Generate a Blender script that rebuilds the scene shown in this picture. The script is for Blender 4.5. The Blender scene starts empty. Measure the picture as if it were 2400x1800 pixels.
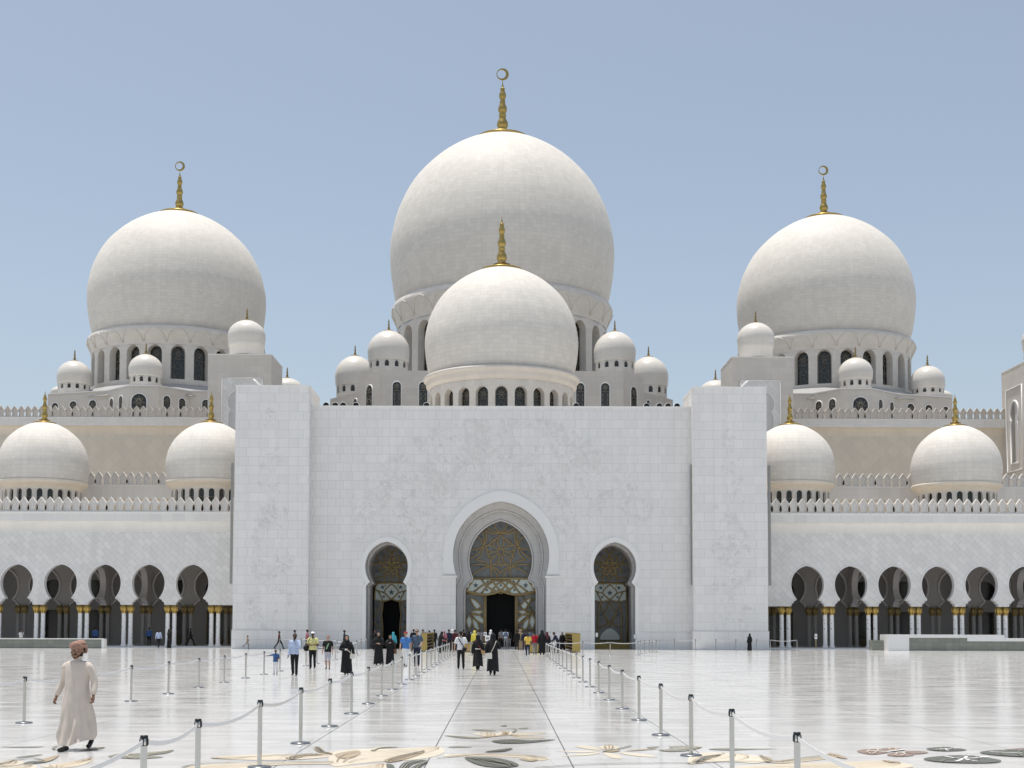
import bpy, bmesh, math, random
import numpy as np
from mathutils import Vector, Matrix
from mathutils.geometry import tessellate_polygon
random.seed(7)
S = bpy.context.scene
COL = S.collection
PI = math.pi
# ------------------------------------------------------------------ camera
W0, F, H = 2400.0, 3000.0, 2.1
PITCH, ROLL = math.radians(3.0), 0.0025
CX, CY = 1174.0, 1468.0 - F*math.tan(PITCH)
fwd = Vector((0, math.cos(PITCH), math.sin(PITCH)))
up0 = Vector((0, -math.sin(PITCH), math.cos(PITCH)))
rt0 = Vector((1, 0, 0))
RT = rt0*math.cos(ROLL) + up0*math.sin(ROLL)
UP = up0*math.cos(ROLL) - rt0*math.sin(ROLL)
CAM = Vector((0, 0, H))
cd = bpy.data.cameras.new('camera'); cam = bpy.data.objects.new('camera', cd); COL.objects.link(cam)
m = Matrix.Identity(4)
for i in range(3):
    m[i][0] = RT[i]; m[i][1] = UP[i]; m[i][2] = -fwd[i]; m[i][3] = CAM[i]
cam.matrix_world = m
cd.sensor_width = 36; cd.sensor_fit = 'HORIZONTAL'; cd.lens = 36*F/W0
cd.shift_x = (1200-CX)/W0; cd.shift_y = (CY-900)/W0
cd.clip_start = 0.1; cd.clip_end = 12000
S.camera = cam
def P(px, py, d):
    r = RT*(px-CX) + UP*(CY-py) + fwd*F
    return CAM + r*(d/r.y)
def XZ(px, py, d):
    p = P(px, py, d); return p.x, p.z
def ZY(py, d, px=1174): return P(px, py, d).z
def G(px, py, z=0.0):
    r = RT*(px-CX) + UP*(CY-py) + fwd*F
    return CAM + r*((z-H)/r.z)
def XG(px, d): return P(px, 1468+6300/d, d).x
# ------------------------------------------------------------------ world, sun
SUN = Vector((-.11, .06, 1)).normalized()
w = bpy.data.worlds.new('World'); S.world = w; w.use_nodes = True
nt = w.node_tree; nt.nodes.clear()
sky = nt.nodes.new('ShaderNodeTexSky'); sky.sky_type = 'NISHITA'; sky.sun_disc = False
sky.sun_elevation = math.asin(SUN.z); sky.sun_rotation = math.atan2(SUN.x, SUN.y)
sky.air_density = 1.0; sky.dust_density = 2.2; sky.ozone_density = 1.0; sky.altitude = 0
bg = nt.nodes.new('ShaderNodeBackground'); bg.inputs[1].default_value = 0.148
hs = nt.nodes.new('ShaderNodeHueSaturation'); hs.inputs['Saturation'].default_value = 0.72; hs.inputs['Value'].default_value = 1.0
wo = nt.nodes.new('ShaderNodeOutputWorld')
nt.links.new(sky.outputs[0], hs.inputs['Color']); tn = nt.nodes.new('ShaderNodeMix'); tn.data_type = 'RGBA'; tn.blend_type = 'MULTIPLY'; tn.inputs[0].default_value = 1; tn.inputs[7].default_value = (.965, .99, .968, 1)
nt.links.new(hs.outputs[0], tn.inputs[6]); nt.links.new(tn.outputs[2], bg.inputs[0]); nt.links.new(bg.outputs[0], wo.inputs[0])
sd = bpy.data.lights.new('sun', 'SUN'); sd.energy = 4.3; sd.angle = math.radians(0.53); sd.color = (1, .95, .87)
so = bpy.data.objects.new('sun', sd); COL.objects.link(so)
so.rotation_euler = SUN.to_track_quat('Z', 'Y').to_euler(); so.location = (0, 0, 120)
S.view_settings.view_transform = 'Standard'; S.view_settings.look = 'None'; S.view_settings.exposure = 0
S.render.engine = 'CYCLES'
try:
    S.cycles.max_bounces = 8; S.cycles.diffuse_bounces = 5; S.cycles.glossy_bounces = 4
    S.cycles.sample_clamp_indirect = 6
except Exception: pass
# ------------------------------------------------------------------ materials
def newmat(name):
    M = bpy.data.materials.new(name); M.use_nodes = True
    n = M.node_tree.nodes; b = n['Principled BSDF']; return M, n, M.node_tree.links, b
def plain(name, c, rough=.6, metal=0., spec=.4, var=.12, scale=6., bump=0.):
    M, n, l, b = newmat(name)
    tc = n.new('ShaderNodeTexCoord'); no = n.new('ShaderNodeTexNoise'); no.inputs['Scale'].default_value = scale; no.inputs['Detail'].default_value = 4
    l.new(tc.outputs['Object'], no.inputs['Vector'])
    mx = n.new('ShaderNodeMix'); mx.data_type = 'RGBA'
    mx.inputs[6].default_value = (*[max(0, x*(1-var)) for x in c], 1); mx.inputs[7].default_value = (*[min(1, x*(1+var)) for x in c], 1)
    l.new(no.outputs[0], mx.inputs[0]); l.new(mx.outputs[2], b.inputs['Base Color'])
    b.inputs['Roughness'].default_value = rough; b.inputs['Metallic'].default_value = metal; b.inputs['Specular IOR Level'].default_value = spec
    if bump:
        bp = n.new('ShaderNodeBump'); bp.inputs['Strength'].default_value = bump; bp.inputs['Distance'].default_value = .02
        l.new(no.outputs[0], bp.inputs['Height']); l.new(bp.outputs[0], b.inputs['Normal'])
    return M
def marble(name, c, bw, rh, rot=0., dark=.80, vary=.05, rough=.45, mort=.012, tint=(1, 1, 1), squash=1., spec=.35, offset=.5):
    M, n, l, b = newmat(name)
    uv = n.new('ShaderNodeUVMap'); mp = n.new('ShaderNodeMapping'); mp.inputs['Rotation'].default_value[2] = rot
    l.new(uv.outputs[0], mp.inputs[0])
    br = n.new('ShaderNodeTexBrick'); br.offset = offset; br.squash = squash; br.squash_frequency = 2
    br.inputs['Scale'].default_value = 1; br.inputs['Brick Width'].default_value = bw; br.inputs['Row Height'].default_value = rh
    br.inputs['Mortar Size'].default_value = mort; br.inputs['Mortar Smooth'].default_value = .3; br.inputs['Bias'].default_value = 0
    br.inputs['Color1'].default_value = (*[x*(1+vary*.5) for x in c], 1)
    br.inputs['Color2'].default_value = (*[x*(1-vary) for x in c], 1)
    br.inputs['Mortar'].default_value = (*[x*dark for x in c], 1)
    l.new(mp.outputs[0], br.inputs['Vector'])
    tc = n.new('ShaderNodeTexCoord')
    no = n.new('ShaderNodeTexNoise'); no.inputs['Scale'].default_value = .35; no.inputs['Detail'].default_value = 6; no.inputs['Roughness'].default_value = .65
    l.new(tc.outputs['Object'], no.inputs['Vector'])
    mr = n.new('ShaderNodeMapRange'); mr.inputs[1].default_value = .25; mr.inputs[2].default_value = .75; mr.inputs[3].default_value = .965; mr.inputs[4].default_value = 1.025
    l.new(no.outputs[0], mr.inputs[0])
    mx = n.new('ShaderNodeMix'); mx.data_type = 'RGBA'; mx.blend_type = 'MULTIPLY'; mx.inputs[0].default_value = 1
    l.new(br.outputs[0], mx.inputs[6]); l.new(mr.outputs[0], mx.inputs[7])
    # faint rain streaks
    mp2 = n.new('ShaderNodeMapping'); mp2.inputs['Scale'].default_value = (1.2, 1.2, .06); l.new(tc.outputs['Object'], mp2.inputs[0])
    n2 = n.new('ShaderNodeTexNoise'); n2.inputs['Scale'].default_value = 1.3; n2.inputs['Detail'].default_value = 5; l.new(mp2.outputs[0], n2.inputs['Vector'])
    mr2 = n.new('ShaderNodeMapRange'); mr2.inputs[1].default_value = .3; mr2.inputs[2].default_value = .7; mr2.inputs[3].default_value = .965; mr2.inputs[4].default_value = 1.015
    l.new(n2.outputs[0], mr2.inputs[0])
    mx2 = n.new('ShaderNodeMix'); mx2.data_type = 'RGBA'; mx2.blend_type = 'MULTIPLY'; mx2.inputs[0].default_value = 1
    l.new(mx.outputs[2], mx2.inputs[6]); l.new(mr2.outputs[0], mx2.inputs[7])
    l.new(mx2.outputs[2], b.inputs['Base Color'])
    bp = n.new('ShaderNodeBump'); bp.inputs['Strength'].default_value = .25; bp.inputs['Distance'].default_value = .02; bp.invert = True
    l.new(br.outputs['Fac'], bp.inputs['Height']); l.new(bp.outputs[0], b.inputs['Normal'])
    b.inputs['Roughness'].default_value = rough; b.inputs['Specular IOR Level'].default_value = spec
    return M
WH = (.80, .79, .775)
M = {}
M['wall'] = marble('white_marble_blocks', (.785, .765, .74), 1.15, .82, squash=.62, dark=.70, vary=.038, mort=.012)
M['pylon'] = marble('white_marble_pylon_blocks', (.795, .775, .75), 1.3, .84, squash=.7, dark=.70, vary=.038, mort=.012)
M['diag'] = marble('white_marble_diagonal_blocks', (.76, .74, .715), .84, .50, rot=PI/4, dark=.74, vary=.08, mort=.014)
M['hall'] = marble('bounce_tinted_diagonal_blocks', (.70, .63, .525), 1.2, 1.2, rot=PI/4, dark=.80, vary=.05, offset=0.)  # warm bounce light between roof and wall mixed into the base colour
M['merlon'] = plain('carved_merlon_marble', (.72, .69, .65), .5, var=.06, scale=1.2)
M['band'] = marble('marble_band_blocks', (.77, .745, .71), 1.1, 3, dark=.86, vary=.05)
M['cove'] = marble('bounce_tinted_cove', (.74, .66, .55), 1.2, 3, dark=.9, vary=.04)  # yellowish bounce light painted into the marble colour
M['covew'] = marble('pale_marble_cove', (.77, .745, .70), 1.2, 3, dark=.9, vary=.03)
M['cream'] = marble('cream_marble_blocks', (.645, .60, .545), 1.6, .8, dark=.82, vary=.05)
M['dome'] = marble('white_dome_tiles', (.69, .655, .60), .80, .43, dark=.78, vary=.055, rough=.6, spec=.15, squash=.75)
M['dome_big'] = marble('white_dome_tiles_large', (.69, .655, .60), 1.0, .55, dark=.76, vary=.055, rough=.6, spec=.15, squash=.75)
M['domes'] = marble('small_dome_glaze', (.67, .635, .585), 30, 40, dark=.95, vary=.01, rough=.25, spec=.4, mort=.004)
M['drum'] = marble('drum_marble_blocks', (.67, .63, .575), .9, .6, dark=.84, vary=.05)
M['relief'] = plain('carved_marble_relief', (.80, .785, .768), .5, var=.05, scale=.8)
M['trim'] = plain('white_marble_trim', (.80, .785, .765), .4, var=.03, scale=.6)
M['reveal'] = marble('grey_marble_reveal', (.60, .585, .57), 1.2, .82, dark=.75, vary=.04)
M['roof'] = plain('grey_roof_sheet', (.36, .355, .35), .7, var=.08, scale=.7)
M['roofpale'] = plain('pale_roof_paving', (.38, .355, .32), .8, var=.06, scale=.5)
M['gold'] = plain('gilded_metal', (.46, .325, .105), .3, metal=.9, var=.2, scale=1.5)
M['bronze'] = plain('gilded_lattice', (.36, .27, .13), .5, metal=.35, var=.15, scale=2)
M['darkgold'] = plain('dark_gilding', (.30, .22, .09), .5, metal=.6, var=.2, scale=3)  # darker gilding; on the inner capitals it paints arcade shade
M['steel'] = plain('dull_grey_metal', (.34, .33, .31), .4, metal=.6, var=.1)
M['leadwork'] = plain('grey_brown_window_bars', (.20, .185, .15), .6, var=.1)
M['glass'] = plain('dark_glass', (.018, .018, .017), .12, spec=.6, var=.4, scale=.9)
M['smoke'] = plain('grey_patterned_glass', (.155, .158, .155), .3, spec=.5, var=.6, scale=1.8)
M['milky'] = plain('milky_white_glass', (.60, .66, .61), .3, spec=.5, var=.06)
M['star'] = plain('blue_grey_glass_star', (.08, .10, .12), .4, var=.1)
M['inner'] = plain('shade_toned_marble', (.34, .315, .295), .6, var=.08, scale=.5)  # white marble, arcade shade put into a darker base colour
M['innerlit'] = plain('half_shade_marble_rib', (.50, .47, .45), .5, var=.05, scale=.5)  # paler copy of the interior marble, painted as its better-lit ribs
M['void'] = plain('unlit_interior', (.012, .012, .012), .8, var=.2)
M['shaft'] = None
M['chrome'] = plain('brushed_steel', (.56, .55, .535), .09, metal=1., var=.06, scale=12)
M['chromed'] = plain('steel_base', (.30, .30, .30), .3, metal=.9, var=.1, scale=6)
M['black'] = plain('black_plastic', (.012, .012, .012), .35, var=.2)
M['belt'] = plain('pale_grey_webbing', (.78, .76, .74), .8, var=.05, scale=20)
M['wood'] = plain('dark_carved_wood', (.085, .055, .022), .5, var=.3, scale=5)
M['ochre'] = plain('golden_painted_panel', (.42, .31, .10), .45, metal=.25, var=.14, scale=4)
M['white'] = plain('white_paint', (.8, .8, .79), .5, var=.03)
M['tile'] = marble('grey_green_wall_tiles', (.25, .26, .225), .62, .36, dark=.6, vary=.12, rough=.4, offset=0.)
M['sign'] = plain('white_notice_sheet', (.82, .82, .82), .6, var=.02)
# column shaft: white marble inlaid with dark flower sprigs
def shaftmat():
    Mt, n, l, b = newmat('inlaid_column_marble')
    tc = n.new('ShaderNodeTexCoord'); mp = n.new('ShaderNodeMapping'); mp.inputs['Scale'].default_value = (5.5, 5.5, 2.6); l.new(tc.outputs['Object'], mp.inputs[0])
    vo = n.new('ShaderNodeTexVoronoi'); vo.inputs['Scale'].default_value = 1.25; vo.inputs['Randomness'].default_value = .75; l.new(mp.outputs[0], vo.inputs['Vector'])
    cr = n.new('ShaderNodeValToRGB'); cr.color_ramp.elements[0].position = .17; cr.color_ramp.elements[0].color = (.09, .085, .09, 1)
    cr.color_ramp.elements[1].position = .25; cr.color_ramp.elements[1].color = (.84, .83, .82, 1)
    l.new(vo.outputs['Distance'], cr.inputs[0])
    sx = n.new('ShaderNodeSeparateXYZ'); l.new(tc.outputs['Object'], sx.inputs[0])
    lt = n.new('ShaderNodeMath'); lt.operation = 'LESS_THAN'; lt.inputs[1].default_value = 2.9; l.new(sx.outputs[2], lt.inputs[0])
    mx = n.new('ShaderNodeMix'); mx.data_type = 'RGBA'; mx.inputs[6].default_value = (.84, .83, .82, 1)
    l.new(lt.outputs[0], mx.inputs[0]); l.new(cr.outputs[0], mx.inputs[7]); l.new(mx.outputs[2], b.inputs['Base Color'])
    b.inputs['Roughness'].default_value = .3
    return Mt
M['shaft'] = shaftmat()
def floormat():
    Mt, n, l, b = newmat('polished_white_marble_floor')
    tc = n.new('ShaderNodeTexCoord')
    br = n.new('ShaderNodeTexBrick'); br.inputs['Scale'].default_value = 1; br.inputs['Brick Width'].default_value = 1.6; br.inputs['Row Height'].default_value = .55
    br.inputs['Mortar Size'].default_value = .006; br.inputs['Color1'].default_value = (.655, .65, .642, 1); br.inputs['Color2'].default_value = (.585, .58, .575, 1); br.inputs['Mortar'].default_value = (.47, .47, .47, 1)
    l.new(tc.outputs['Object'], br.inputs['Vector'])
    mp = n.new('ShaderNodeMapping'); mp.inputs['Scale'].default_value = (.42, 1.5, 1); l.new(tc.outputs['Object'], mp.inputs[0])
    no = n.new('ShaderNodeTexNoise'); no.inputs['Scale'].default_value = 1; no.inputs['Detail'].default_value = 6; no.inputs['Roughness'].default_value = .7; l.new(mp.outputs[0], no.inputs['Vector'])
    mr = n.new('ShaderNodeMapRange'); mr.inputs[1].default_value = .3; mr.inputs[2].default_value = .7; mr.inputs[3].default_value = .91; mr.inputs[4].default_value = 1.05; l.new(no.outputs[0], mr.inputs[0])
    mx = n.new('ShaderNodeMix'); mx.data_type = 'RGBA'; mx.blend_type = 'MULTIPLY'; mx.inputs[0].default_value = 1
    l.new(br.outputs[0], mx.inputs[6]); l.new(mr.outputs[0], mx.inputs[7]); l.new(mx.outputs[2], b.inputs['Base Color'])
    n3 = n.new('ShaderNodeTexNoise'); n3.inputs['Scale'].default_value = .8; n3.inputs['Detail'].default_value = 3
    mp3 = n.new('ShaderNodeMapping'); mp3.inputs['Scale'].default_value = (.5, 1.5, 1); l.new(tc.outputs['Object'], mp3.inputs[0]); l.new(mp3.outputs[0], n3.inputs['Vector'])
    ad = n.new('ShaderNodeMath'); ad.operation = 'MULTIPLY_ADD'; ad.inputs[1].default_value = .35; l.new(br.outputs['Color'], ad.inputs[0]); l.new(n3.outputs[0], ad.inputs[2])
    bp = n.new('ShaderNodeBump'); bp.inputs['Strength'].default_value = .12; bp.inputs['Distance'].default_value = .02; l.new(ad.outputs[0], bp.inputs['Height'])
    l.new(bp.outputs[0], b.inputs['Normal'])
    mr4 = n.new('ShaderNodeMapRange'); mr4.inputs[1].default_value = .3; mr4.inputs[2].default_value = .7; mr4.inputs[3].default_value = .06; mr4.inputs[4].default_value = .20; l.new(no.outputs[0], mr4.inputs[0])
    l.new(mr4.outputs[0], b.inputs['Roughness'])
    b.inputs['Specular IOR Level'].default_value = .32
    return Mt
M['floor'] = floormat()
def inl(name, c): return plain(name, c, .25, var=.30, scale=1.1, spec=.25)
M['in_cream'] = inl('cream_marble_inlay', (.68, .60, .47)); M['in_tan'] = inl('tan_marble_inlay', (.40, .31, .20))
M['in_olive'] = inl('dark_green_marble_inlay', (.09, .095, .075)); M['in_brown'] = inl('brown_marble_inlay', (.28, .20, .165)); M['in_line'] = inl('dark_joint', (.12, .12, .12))
M['in_grey'] = inl('grey_green_marble_inlay', (.23, .225, .18))
# ------------------------------------------------------------------ mesh builder
class MB:
    def __init__(s): s.v = []; s.f = []; s.m = []; s.s = []; s.uv = []
    def add(s, vs, fs, m=0, sm=False, uvs=None):
        o = len(s.v); s.v += [tuple(v) for v in vs]
        for i, f in enumerate(fs):
            s.f.append(tuple(o+k for k in f)); s.m.append(m); s.s.append(sm); s.uv.append(uvs[i] if uvs else None)
    def box(s, x0, x1, y0, y1, z0, z1, m=0):
        vs = [(x0,y0,z0),(x1,y0,z0),(x1,y1,z0),(x0,y1,z0),(x0,y0,z1),(x1,y0,z1),(x1,y1,z1),(x0,y1,z1)]
        s.add(vs, [(0,3,2,1),(4,5,6,7),(0,1,5,4),(1,2,6,5),(2,3,7,6),(3,0,4,7)], m)
    def hexa(s, a, b, m=0):                       # two quads (4 points each) joined
        s.add(list(a)+list(b), [(0,1,2,3),(7,6,5,4),(0,4,5,1),(1,5,6,2),(2,6,7,3),(3,7,4,0)], m)
    def prism(s, poly, y0, y1, holes=(), m=0, back=True, mside=None, front=True):   # poly in (x,z), extruded along y
        if mside is None: mside = m
        loops = [list(poly)]+[list(h) for h in holes]
        tris = tessellate_polygon([[Vector((x, z, 0)) for x, z in lp] for lp in loops])
        allp = [p for lp in loops for p in lp]
        if front: s.add([(x, y0, z) for x, z in allp], [tuple(t) for t in tris], m)
        if back: s.add([(x, y1, z) for x, z in allp], [tuple(reversed(t)) for t in tris], m)
        for lp in loops:
            k = len(lp); vs = [(x, y0, z) for x, z in lp]+[(x, y1, z) for x, z in lp]
            s.add(vs, [(i, (i+1) % k, k+(i+1) % k, k+i) for i in range(k)], mside)
    def plan(s, poly, z0, z1, m=0, mtop=None):    # poly in (x,y) extruded up
        k = len(poly)
        s.add([(x, y, z0) for x, y in poly]+[(x, y, z1) for x, y in poly], [(i, (i+1) % k, k+(i+1) % k, k+i) for i in range(k)], m)
        tr = tessellate_polygon([[Vector((x, y, 0)) for x, y in poly]])
        s.add([(x, y, z1) for x, y in poly], [tuple(t) for t in tr], m if mtop is None else mtop)
    def lathe(s, prof, seg=48, c=(0, 0), m=0, sm=True, a0=0., a1=2*PI):
        full = abs(a1-a0-2*PI) < 1e-6; n = seg if full else seg+1; k = len(prof); R = max(p[0] for p in prof)
        vs = []; L = [0.]
        for i in range(1, k): L.append(L[-1]+math.hypot(prof[i][0]-prof[i-1][0], prof[i][1]-prof[i-1][1]))
        for i in range(n):
            a = a0+(a1-a0)*i/seg
            for r, z in prof: vs.append((c[0]+r*math.cos(a), c[1]+r*math.sin(a), z))
        fs = []; uvs = []
        for i in range(seg):
            j = (i+1) % n; u0 = R*(a0+(a1-a0)*i/seg); u1 = R*(a0+(a1-a0)*(i+1)/seg)
            for q in range(k-1):
                fs.append((i*k+q, j*k+q, j*k+q+1, i*k+q+1)); uvs.append([(u0, L[q]), (u1, L[q]), (u1, L[q+1]), (u0, L[q+1])])
        s.add(vs, fs, m, sm, uvs)
    def tube(s, path, rad, seg=6, m=0, sm=True, cap=True, flat=None):
        path = [Vector(p) for p in path]; n = len(path)
        if not hasattr(rad, '__len__'): rad = [rad]*n
        vs = []; ref = None
        for i, p in enumerate(path):
            t = (path[min(i+1, n-1)]-path[max(i-1, 0)])
            t = t.normalized() if t.length > 1e-9 else Vector((0, 0, 1))
            if ref is None: ref = Vector((0, 1, 0)) if abs(t.y) < .9 else Vector((1, 0, 0))
            a = (ref-t*ref.dot(t)); a = a.normalized() if a.length > 1e-6 else t.orthogonal().normalized()
            b = t.cross(a); ref = a
            for k in range(seg):
                q = 2*PI*k/seg+PI/seg
                vs.append(p+(a*math.cos(q)+b*math.sin(q))*rad[i])
        fs = [(i*seg+k, i*seg+(k+1) % seg, (i+1)*seg+(k+1) % seg, (i+1)*seg+k) for i in range(n-1) for k in range(seg)]
        if cap: fs += [tuple(reversed(range(seg))), tuple((n-1)*seg+k for k in range(seg))]
        s.add(vs, fs, m, sm)
    def ell(s, c, r, seg=10, rings=7, m=0, rot=None):
        vs = [Vector((0, 0, -1))]
        for i in range(1, rings):
            t = -PI/2+PI*i/rings
            for k in range(seg): vs.append(Vector((math.cos(t)*math.cos(2*PI*k/seg), math.cos(t)*math.sin(2*PI*k/seg), math.sin(t))))
        vs.append(Vector((0, 0, 1)))
        out = []
        for v in vs:
            v = Vector((v.x*r[0], v.y*r[1], v.z*r[2]))
            if rot is not None: v = rot @ v
            out.append(v+Vector(c))
        fs = [(0, 1+(k+1) % seg, 1+k) for k in range(seg)]
        for i in range(rings-2):
            for k in range(seg): fs.append((1+i*seg+k, 1+i*seg+(k+1) % seg, 1+(i+1)*seg+(k+1) % seg, 1+(i+1)*seg+k))
        e = len(vs)-1; b0 = 1+(rings-2)*seg
        fs += [(b0+k, b0+(k+1) % seg, e) for k in range(seg)]
        s.add(out, fs, m, True)
    def rings(s, rs, m=0, sm=True, cap0=False, cap1=False):   # list of equal-length closed rings
        k = len(rs[0]); vs = [p for r in rs for p in r]
        fs = [(i*k+j, i*k+(j+1) % k, (i+1)*k+(j+1) % k, (i+1)*k+j) for i in range(len(rs)-1) for j in range(k)]
        if cap0: fs.append(tuple(reversed(range(k))))
        if cap1: fs.append(tuple((len(rs)-1)*k+j for j in range(k)))
        s.add(vs, fs, m, sm)
    def build(s, name, mats, parent=None, org=(0, 0, 0), recalc=True):
        if not isinstance(mats, (list, tuple)): mats = [mats]
        me = bpy.data.meshes.new(name); ox, oy, oz = org
        vs = [(x-ox, y-oy, z-oz) for x, y, z in s.v]
        me.from_pydata(vs, [], s.f)
        for mt in mats: me.materials.append(M[mt] if isinstance(mt, str) else mt)
        me.polygons.foreach_set('material_index', s.m); me.polygons.foreach_set('use_smooth', s.s)
        uvl = me.uv_layers.new(name='UVMap'); dat = np.zeros(len(me.loops)*2); li = 0
        for p, u in zip(me.polygons, s.uv):
            if u is None:
                nx, ny, nz = abs(p.normal.x), abs(p.normal.y), abs(p.normal.z)
                ax = (0, 2) if ny >= nx and ny >= nz else ((1, 2) if nx >= nz else (0, 1))
                u = [(s.v[vi][ax[0]], s.v[vi][ax[1]]) for vi in p.vertices]
            for a, b_ in u: dat[li] = a; dat[li+1] = b_; li += 2
        uvl.data.foreach_set('uv', dat)
        if recalc:
            bm = bmesh.new(); bm.from_mesh(me); bmesh.ops.recalc_face_normals(bm, faces=bm.faces); bm.to_mesh(me); bm.free()
        me.update()
        o = bpy.data.objects.new(name, me); COL.objects.link(o)
        if parent is not None: o.parent = parent
        return o
def tag(o, label=None, cat=None, group=None, kind=None):
    if label: o['label'] = label
    if cat: o['category'] = cat
    if group: o['group'] = group
    if kind: o['kind'] = kind
    return o
def thing(name, label, cat, loc=(0, 0, 0), rz=0, group=None):
    o = bpy.data.objects.new(name, None); COL.objects.link(o); o.location = loc; o.rotation_euler = (0, 0, rz); o.empty_display_size = .3
    return tag(o, label, cat, group)
def dup(o, parent=None):
    c = o.copy(); COL.objects.link(c)
    if parent is not None: c.parent = parent
    for ch in list(o.children): dup(ch, c)
    return c
ORD = ['first','second','third','fourth','fifth','sixth','seventh','eighth','ninth','tenth','eleventh','twelfth','thirteenth','fourteenth','fifteenth','sixteenth','seventeenth','eighteenth','nineteenth','twentieth','twenty-first','twenty-second','twenty-third','twenty-fourth','twenty-fifth']
def catmull(pts, n=6, closed=True):
    out = []; k = len(pts)
    rng = range(k) if closed else range(k-1)
    for i in rng:
        if closed: p0, p1, p2, p3 = pts[(i-1) % k], pts[i], pts[(i+1) % k], pts[(i+2) % k]
        else: p0, p1, p2, p3 = pts[max(i-1, 0)], pts[i], pts[i+1], pts[min(i+2, k-1)]
        for j in range(n):
            t = j/n
            out.append(tuple(.5*((2*b)+(-a+c)*t+(2*a-5*b+4*c-d)*t*t+(-a+3*b-3*c+d)*t**3) for a, b, c, d in zip(p0, p1, p2, p3)))
    if not closed: out.append(tuple(pts[-1]))
    return out
def horseshoe(xc, apex, hw, zm, hn, zn, hb, zb, zbot, n=12):
    """outline left-bottom -> over the top -> right-bottom"""
    Hh = apex-zm; c = (Hh*Hh-hw*hw)/(2*hw); R = hw+c
    right = [(hb, zbot)] if zbot < zb-1e-6 else []
    d = hb-hn; h = zn-zb
    if h > 1e-6:
        right += [(hb, zb), (hn+.92*d, zn-.72*h), (hn+.62*d, zn-.62*h), (hn+.5*d, zn-.34*h), (hn+.12*d, zn-.22*h)]
    tn = math.acos(min(1, hn/hw)); A = (zm-zn)/max(math.sin(tn), 1e-6)
    for i in range(n):
        t = tn*(1-i/n); right.append((hw*math.cos(t), zm-A*math.sin(t)))
    ta = math.acos(c/R) if c < R else 0
    for i in range(n+1):
        t = ta*i/n; right.append((-c+R*math.cos(t), zm+R*math.sin(t)))
    right[-1] = (0., apex)
    left = [(-x, z) for x, z in right[:-1]]
    return [(xc+x, z) for x, z in left]+[(xc+x, z) for x, z in reversed(right)]
def roundarch(xc, hw, z0, z1, n=10):
    zs = z1-hw*1.05
    pts = [(xc-hw, z0)]
    for i in range(n+1):
        t = PI-PI*i/n; pts.append((xc+hw*math.cos(t), zs+hw*1.05*math.sin(t)))
    pts.append((xc+hw, z0)); return pts
# ------------------------------------------------------------------ ground
b = MB(); b.add([(-3000, -600, 0), (3000, -600, 0), (3000, 6000, 0), (-3000, 6000, 0)], [(0, 1, 2, 3)])
ground = tag(b.build('courtyard_floor', 'floor'), kind='structure')
def strip(b, x0, y0, x1, y1, w, z, m=0):
    d = Vector((x1-x0, y1-y0)).normalized(); n_ = Vector((-d.y, d.x))*w/2
    b.add([(x0+n_.x, y0+n_.y, z), (x0-n_.x, y0-n_.y, z), (x1-n_.x, y1-n_.y, z), (x1+n_.x, y1+n_.y, z)], [(0, 1, 2, 3)], m)
b = MB()
for x, wd in ((-1.13, .022), (1.09, .022), (3.31, .012), (-3.36, .012)): strip(b, x, 8, x, 115, wd, .004)
for x in (-8.6, 8.8): strip(b, x, 8, x, 115, .008, .004)
b.build('paving_joint', 'in_line', ground)
def C1(p): return (p[0]/2.765, 1480+p[1]/2.765)
def C2(p): return (800+p[0]/2.765, 1480+p[1]/2.765)
def C3(p): return (1600+p[0]/2.765, 1480+p[1]/2.765)
INL = {'in_cream': [], 'in_tan': [], 'in_olive': [], 'in_brown': [], 'in_grey': []}
def shp(mat, conv, pts): INL[mat].append([G(*conv(p)) for p in pts])
# centre flower
shp('in_grey', C2, [(665,676),(740,678),(830,684),(905,690),(870,697),(800,695),(720,685)])
shp('in_grey', C2, [(848,637),(920,636),(1005,644),(960,648),(880,643)])
shp('in_cream', C2, [(850,662),(950,655),(1020,662),(1040,668),(980,682),(870,698),(930,680)])
shp('in_cream', C2, [(1090,664),(1200,660),(1330,662),(1250,670),(1120,676)])
shp('in_cream', C2, [(1110,680),(1230,684),(1330,692),(1250,695),(1140,690)])
shp('in_cream', C2, [(1020,658),(1060,651),(1110,658),(1080,668),(1040,668)])
shp('in_tan', C2, [(1050,660),(1065,656),(1076,661),(1064,665)])
shp('in_olive', C2, [(975,714),(1030,705),(1130,702),(1230,709),(1390,703),(1300,716),(1180,727),(1040,728)])
shp('in_olive', C2, [(1030,614),(1070,611),(1065,617)]); shp('in_grey', C2, [(1145,630),(1210,626),(1190,634)])
shp('in_tan', C2, [(910,692),(1020,677),(1150,673),(1020,681)])
# lower-left spray
shp('in_cream', C2, [(-60,785),(150,762),(330,762),(560,750),(650,755),(665,785),(600,812),(450,835),(300,840),(100,860),(-60,870)])
shp('in_tan', C2, [(280,836),(380,806),(540,778),(480,812),(330,850)]); shp('in_tan', C2, [(-40,800),(100,775),(120,800),(20,828)])
shp('in_grey', C2, [(190,772),(250,750),(370,752),(260,760),(215,778)])
shp('in_olive', C2, [(372,900),(395,860),(450,843),(560,838),(470,860),(420,900)]); shp('in_olive', C2, [(440,905),(480,868),(560,846),(520,880),(500,905)])
shp('in_olive', C2, [(290,865),(330,868),(350,900),(310,900)])
shp('in_cream', C2, [(-60,885),(150,868),(280,862),(300,905),(-60,925)])
shp('in_olive', C2, [(800,822),(870,820),(1000,824),(1100,845),(1150,870),(1080,884),(950,880),(860,858)])
shp('in_olive', C2, [(930,785),(1020,768),(1110,762),(1060,780),(980,785)])
shp('in_cream', C2, [(680,800),(900,793),(1150,800),(1345,820),(1280,838),(1150,818),(900,810),(700,815)])
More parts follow.
